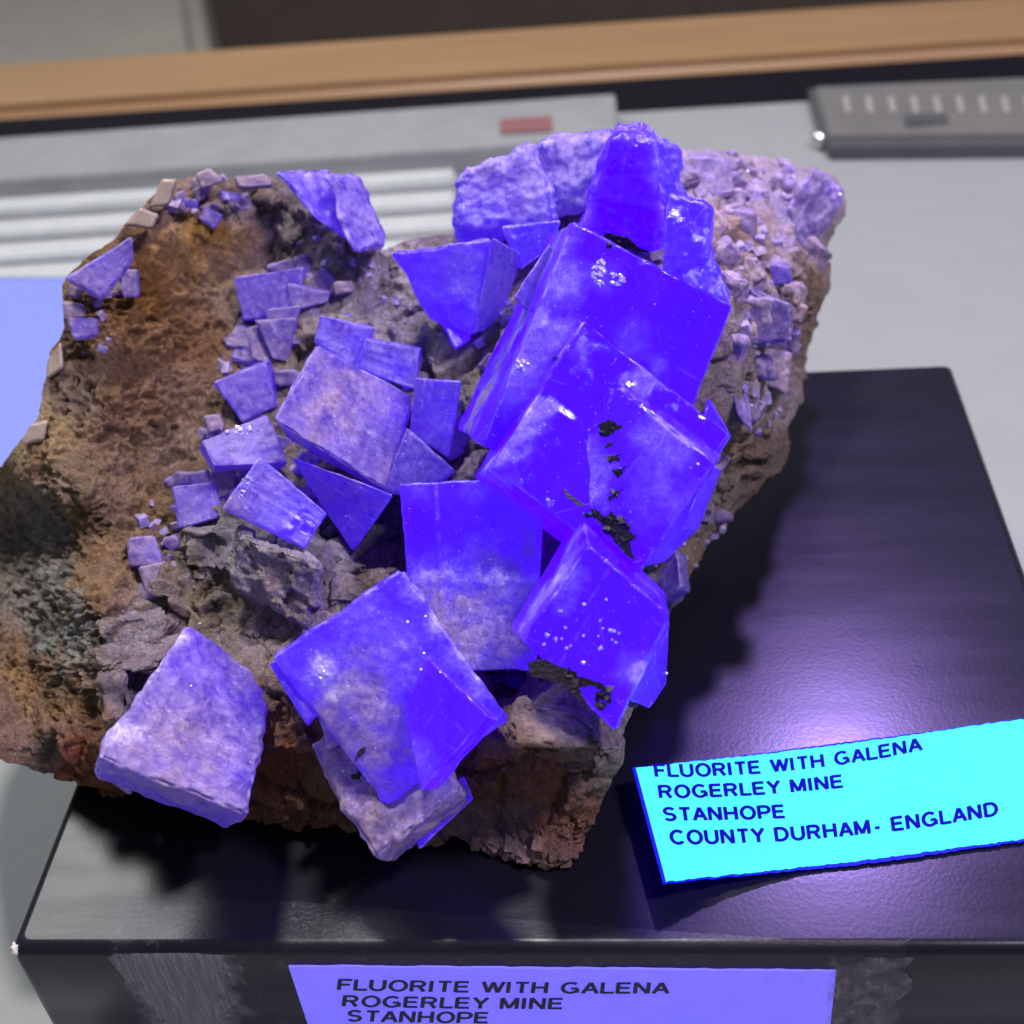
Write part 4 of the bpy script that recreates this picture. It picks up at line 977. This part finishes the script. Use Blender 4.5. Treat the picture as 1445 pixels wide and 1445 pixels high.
for k, (y0, h) in enumerate(((284, .0030), (318, .0026), (352, .0022))):
    prism('rib', [(-60, y0), (640, y0-48), (640, y0-30), (-60, y0-12+30)], h, MAT['white_plastic'], tray, bev=.0008, base=.0021)
sh = prism('blue_paper_sheet', [(-80,394),(330,382),(330,700),(-80,760)], .0016, MAT['sheet'], bev=0, loc=tuple(flat(60, 500)))
tag(sh, 'pale blue glowing paper sheet left of the rock', 'paper sheet')
prism('sheet_halo', [(-80,385),(330,373),(330,382),(-80,394)], .0012, MAT['sheet_halo'], sh, bev=0)  # glowing strip standing in for the sheet's blurred blue fringe
rul = empty('clear_ruler', tuple(flat(1300, 165)), 'clear plastic ruler with printed marks and a steel bead', 'ruler')
prism('ruler_body', [(1150,122),(1560,104),(1560,188),(1168,192)], .003, MAT['clear_strip'], rul, bev=.0005)
prism('ruler_rim', [(1163,196),(1560,192),(1560,204),(1172,209)], .004, MAT['dark_plastic'], rul, bev=.0004)
prism('ruler_end', [(1140,124),(1149,124),(1172,196),(1160,196)], .004, MAT['dark_plastic'], rul, bev=.0004)
prism('ruler_mark', [(1275,162),(1335,158),(1337,172),(1278,176)], .0006, MAT['dark_plastic'], rul, bev=0, base=.0031)
for k in range(11):
    x = 1188+k*32
    prism('ruler_tick', [(x,136),(x+9,135),(x+13,158),(x+5,159)], .0006, MAT['tick'], rul, bev=0, base=.0031)
bmx = bmesh.new(); bmesh.ops.create_uvsphere(bmx, u_segments=20, v_segments=12, radius=.0026)
pb = at_z(1157, 197, DZ+.0028)
for v in bmx.verts: v.co = v.co+Vector(pb)
bmx.verts.index_update(); mesh('steel_bead', [tuple(v.co) for v in bmx.verts], [[v.index for v in f.verts] for f in bmx.faces], MAT['steel'], rul, smooth=True); bmx.free()

# seat beyond the desk
def far_block(name, label, cat, quad, z1, z0, mat):
    T = [at_z(x, y, z1) for x, y in quad]; B = [np.array([t[0], t[1], z0]) for t in T]
    bm = bmesh.new(); vs = [bm.verts.new(v) for v in T+B]
    bm.faces.new(vs[:4]); bm.faces.new(vs[4:][::-1])
    for i in range(4): bm.faces.new((vs[i], vs[4+i], vs[4+(i+1) % 4], vs[(i+1) % 4]))
    bmesh.ops.recalc_face_normals(bm, faces=bm.faces[:]); bmesh.ops.bevel(bm, geom=bm.edges[:], offset=.02, segments=4, affect='EDGES')
    bm.verts.index_update(); V = [tuple(v.co) for v in bm.verts]; Fc = [[v.index for v in f.verts] for f in bm.faces]; bm.free()
    return tag(mesh(name, V, Fc, mat, loc=tuple(T[0])), label, cat)
far_block('stool', 'blurred beige seat beyond the wooden desk edge', 'stool', [(-300,-260),(235,-260),(305,130),(-300,130)], -.30, -.74, MAT['beige'])
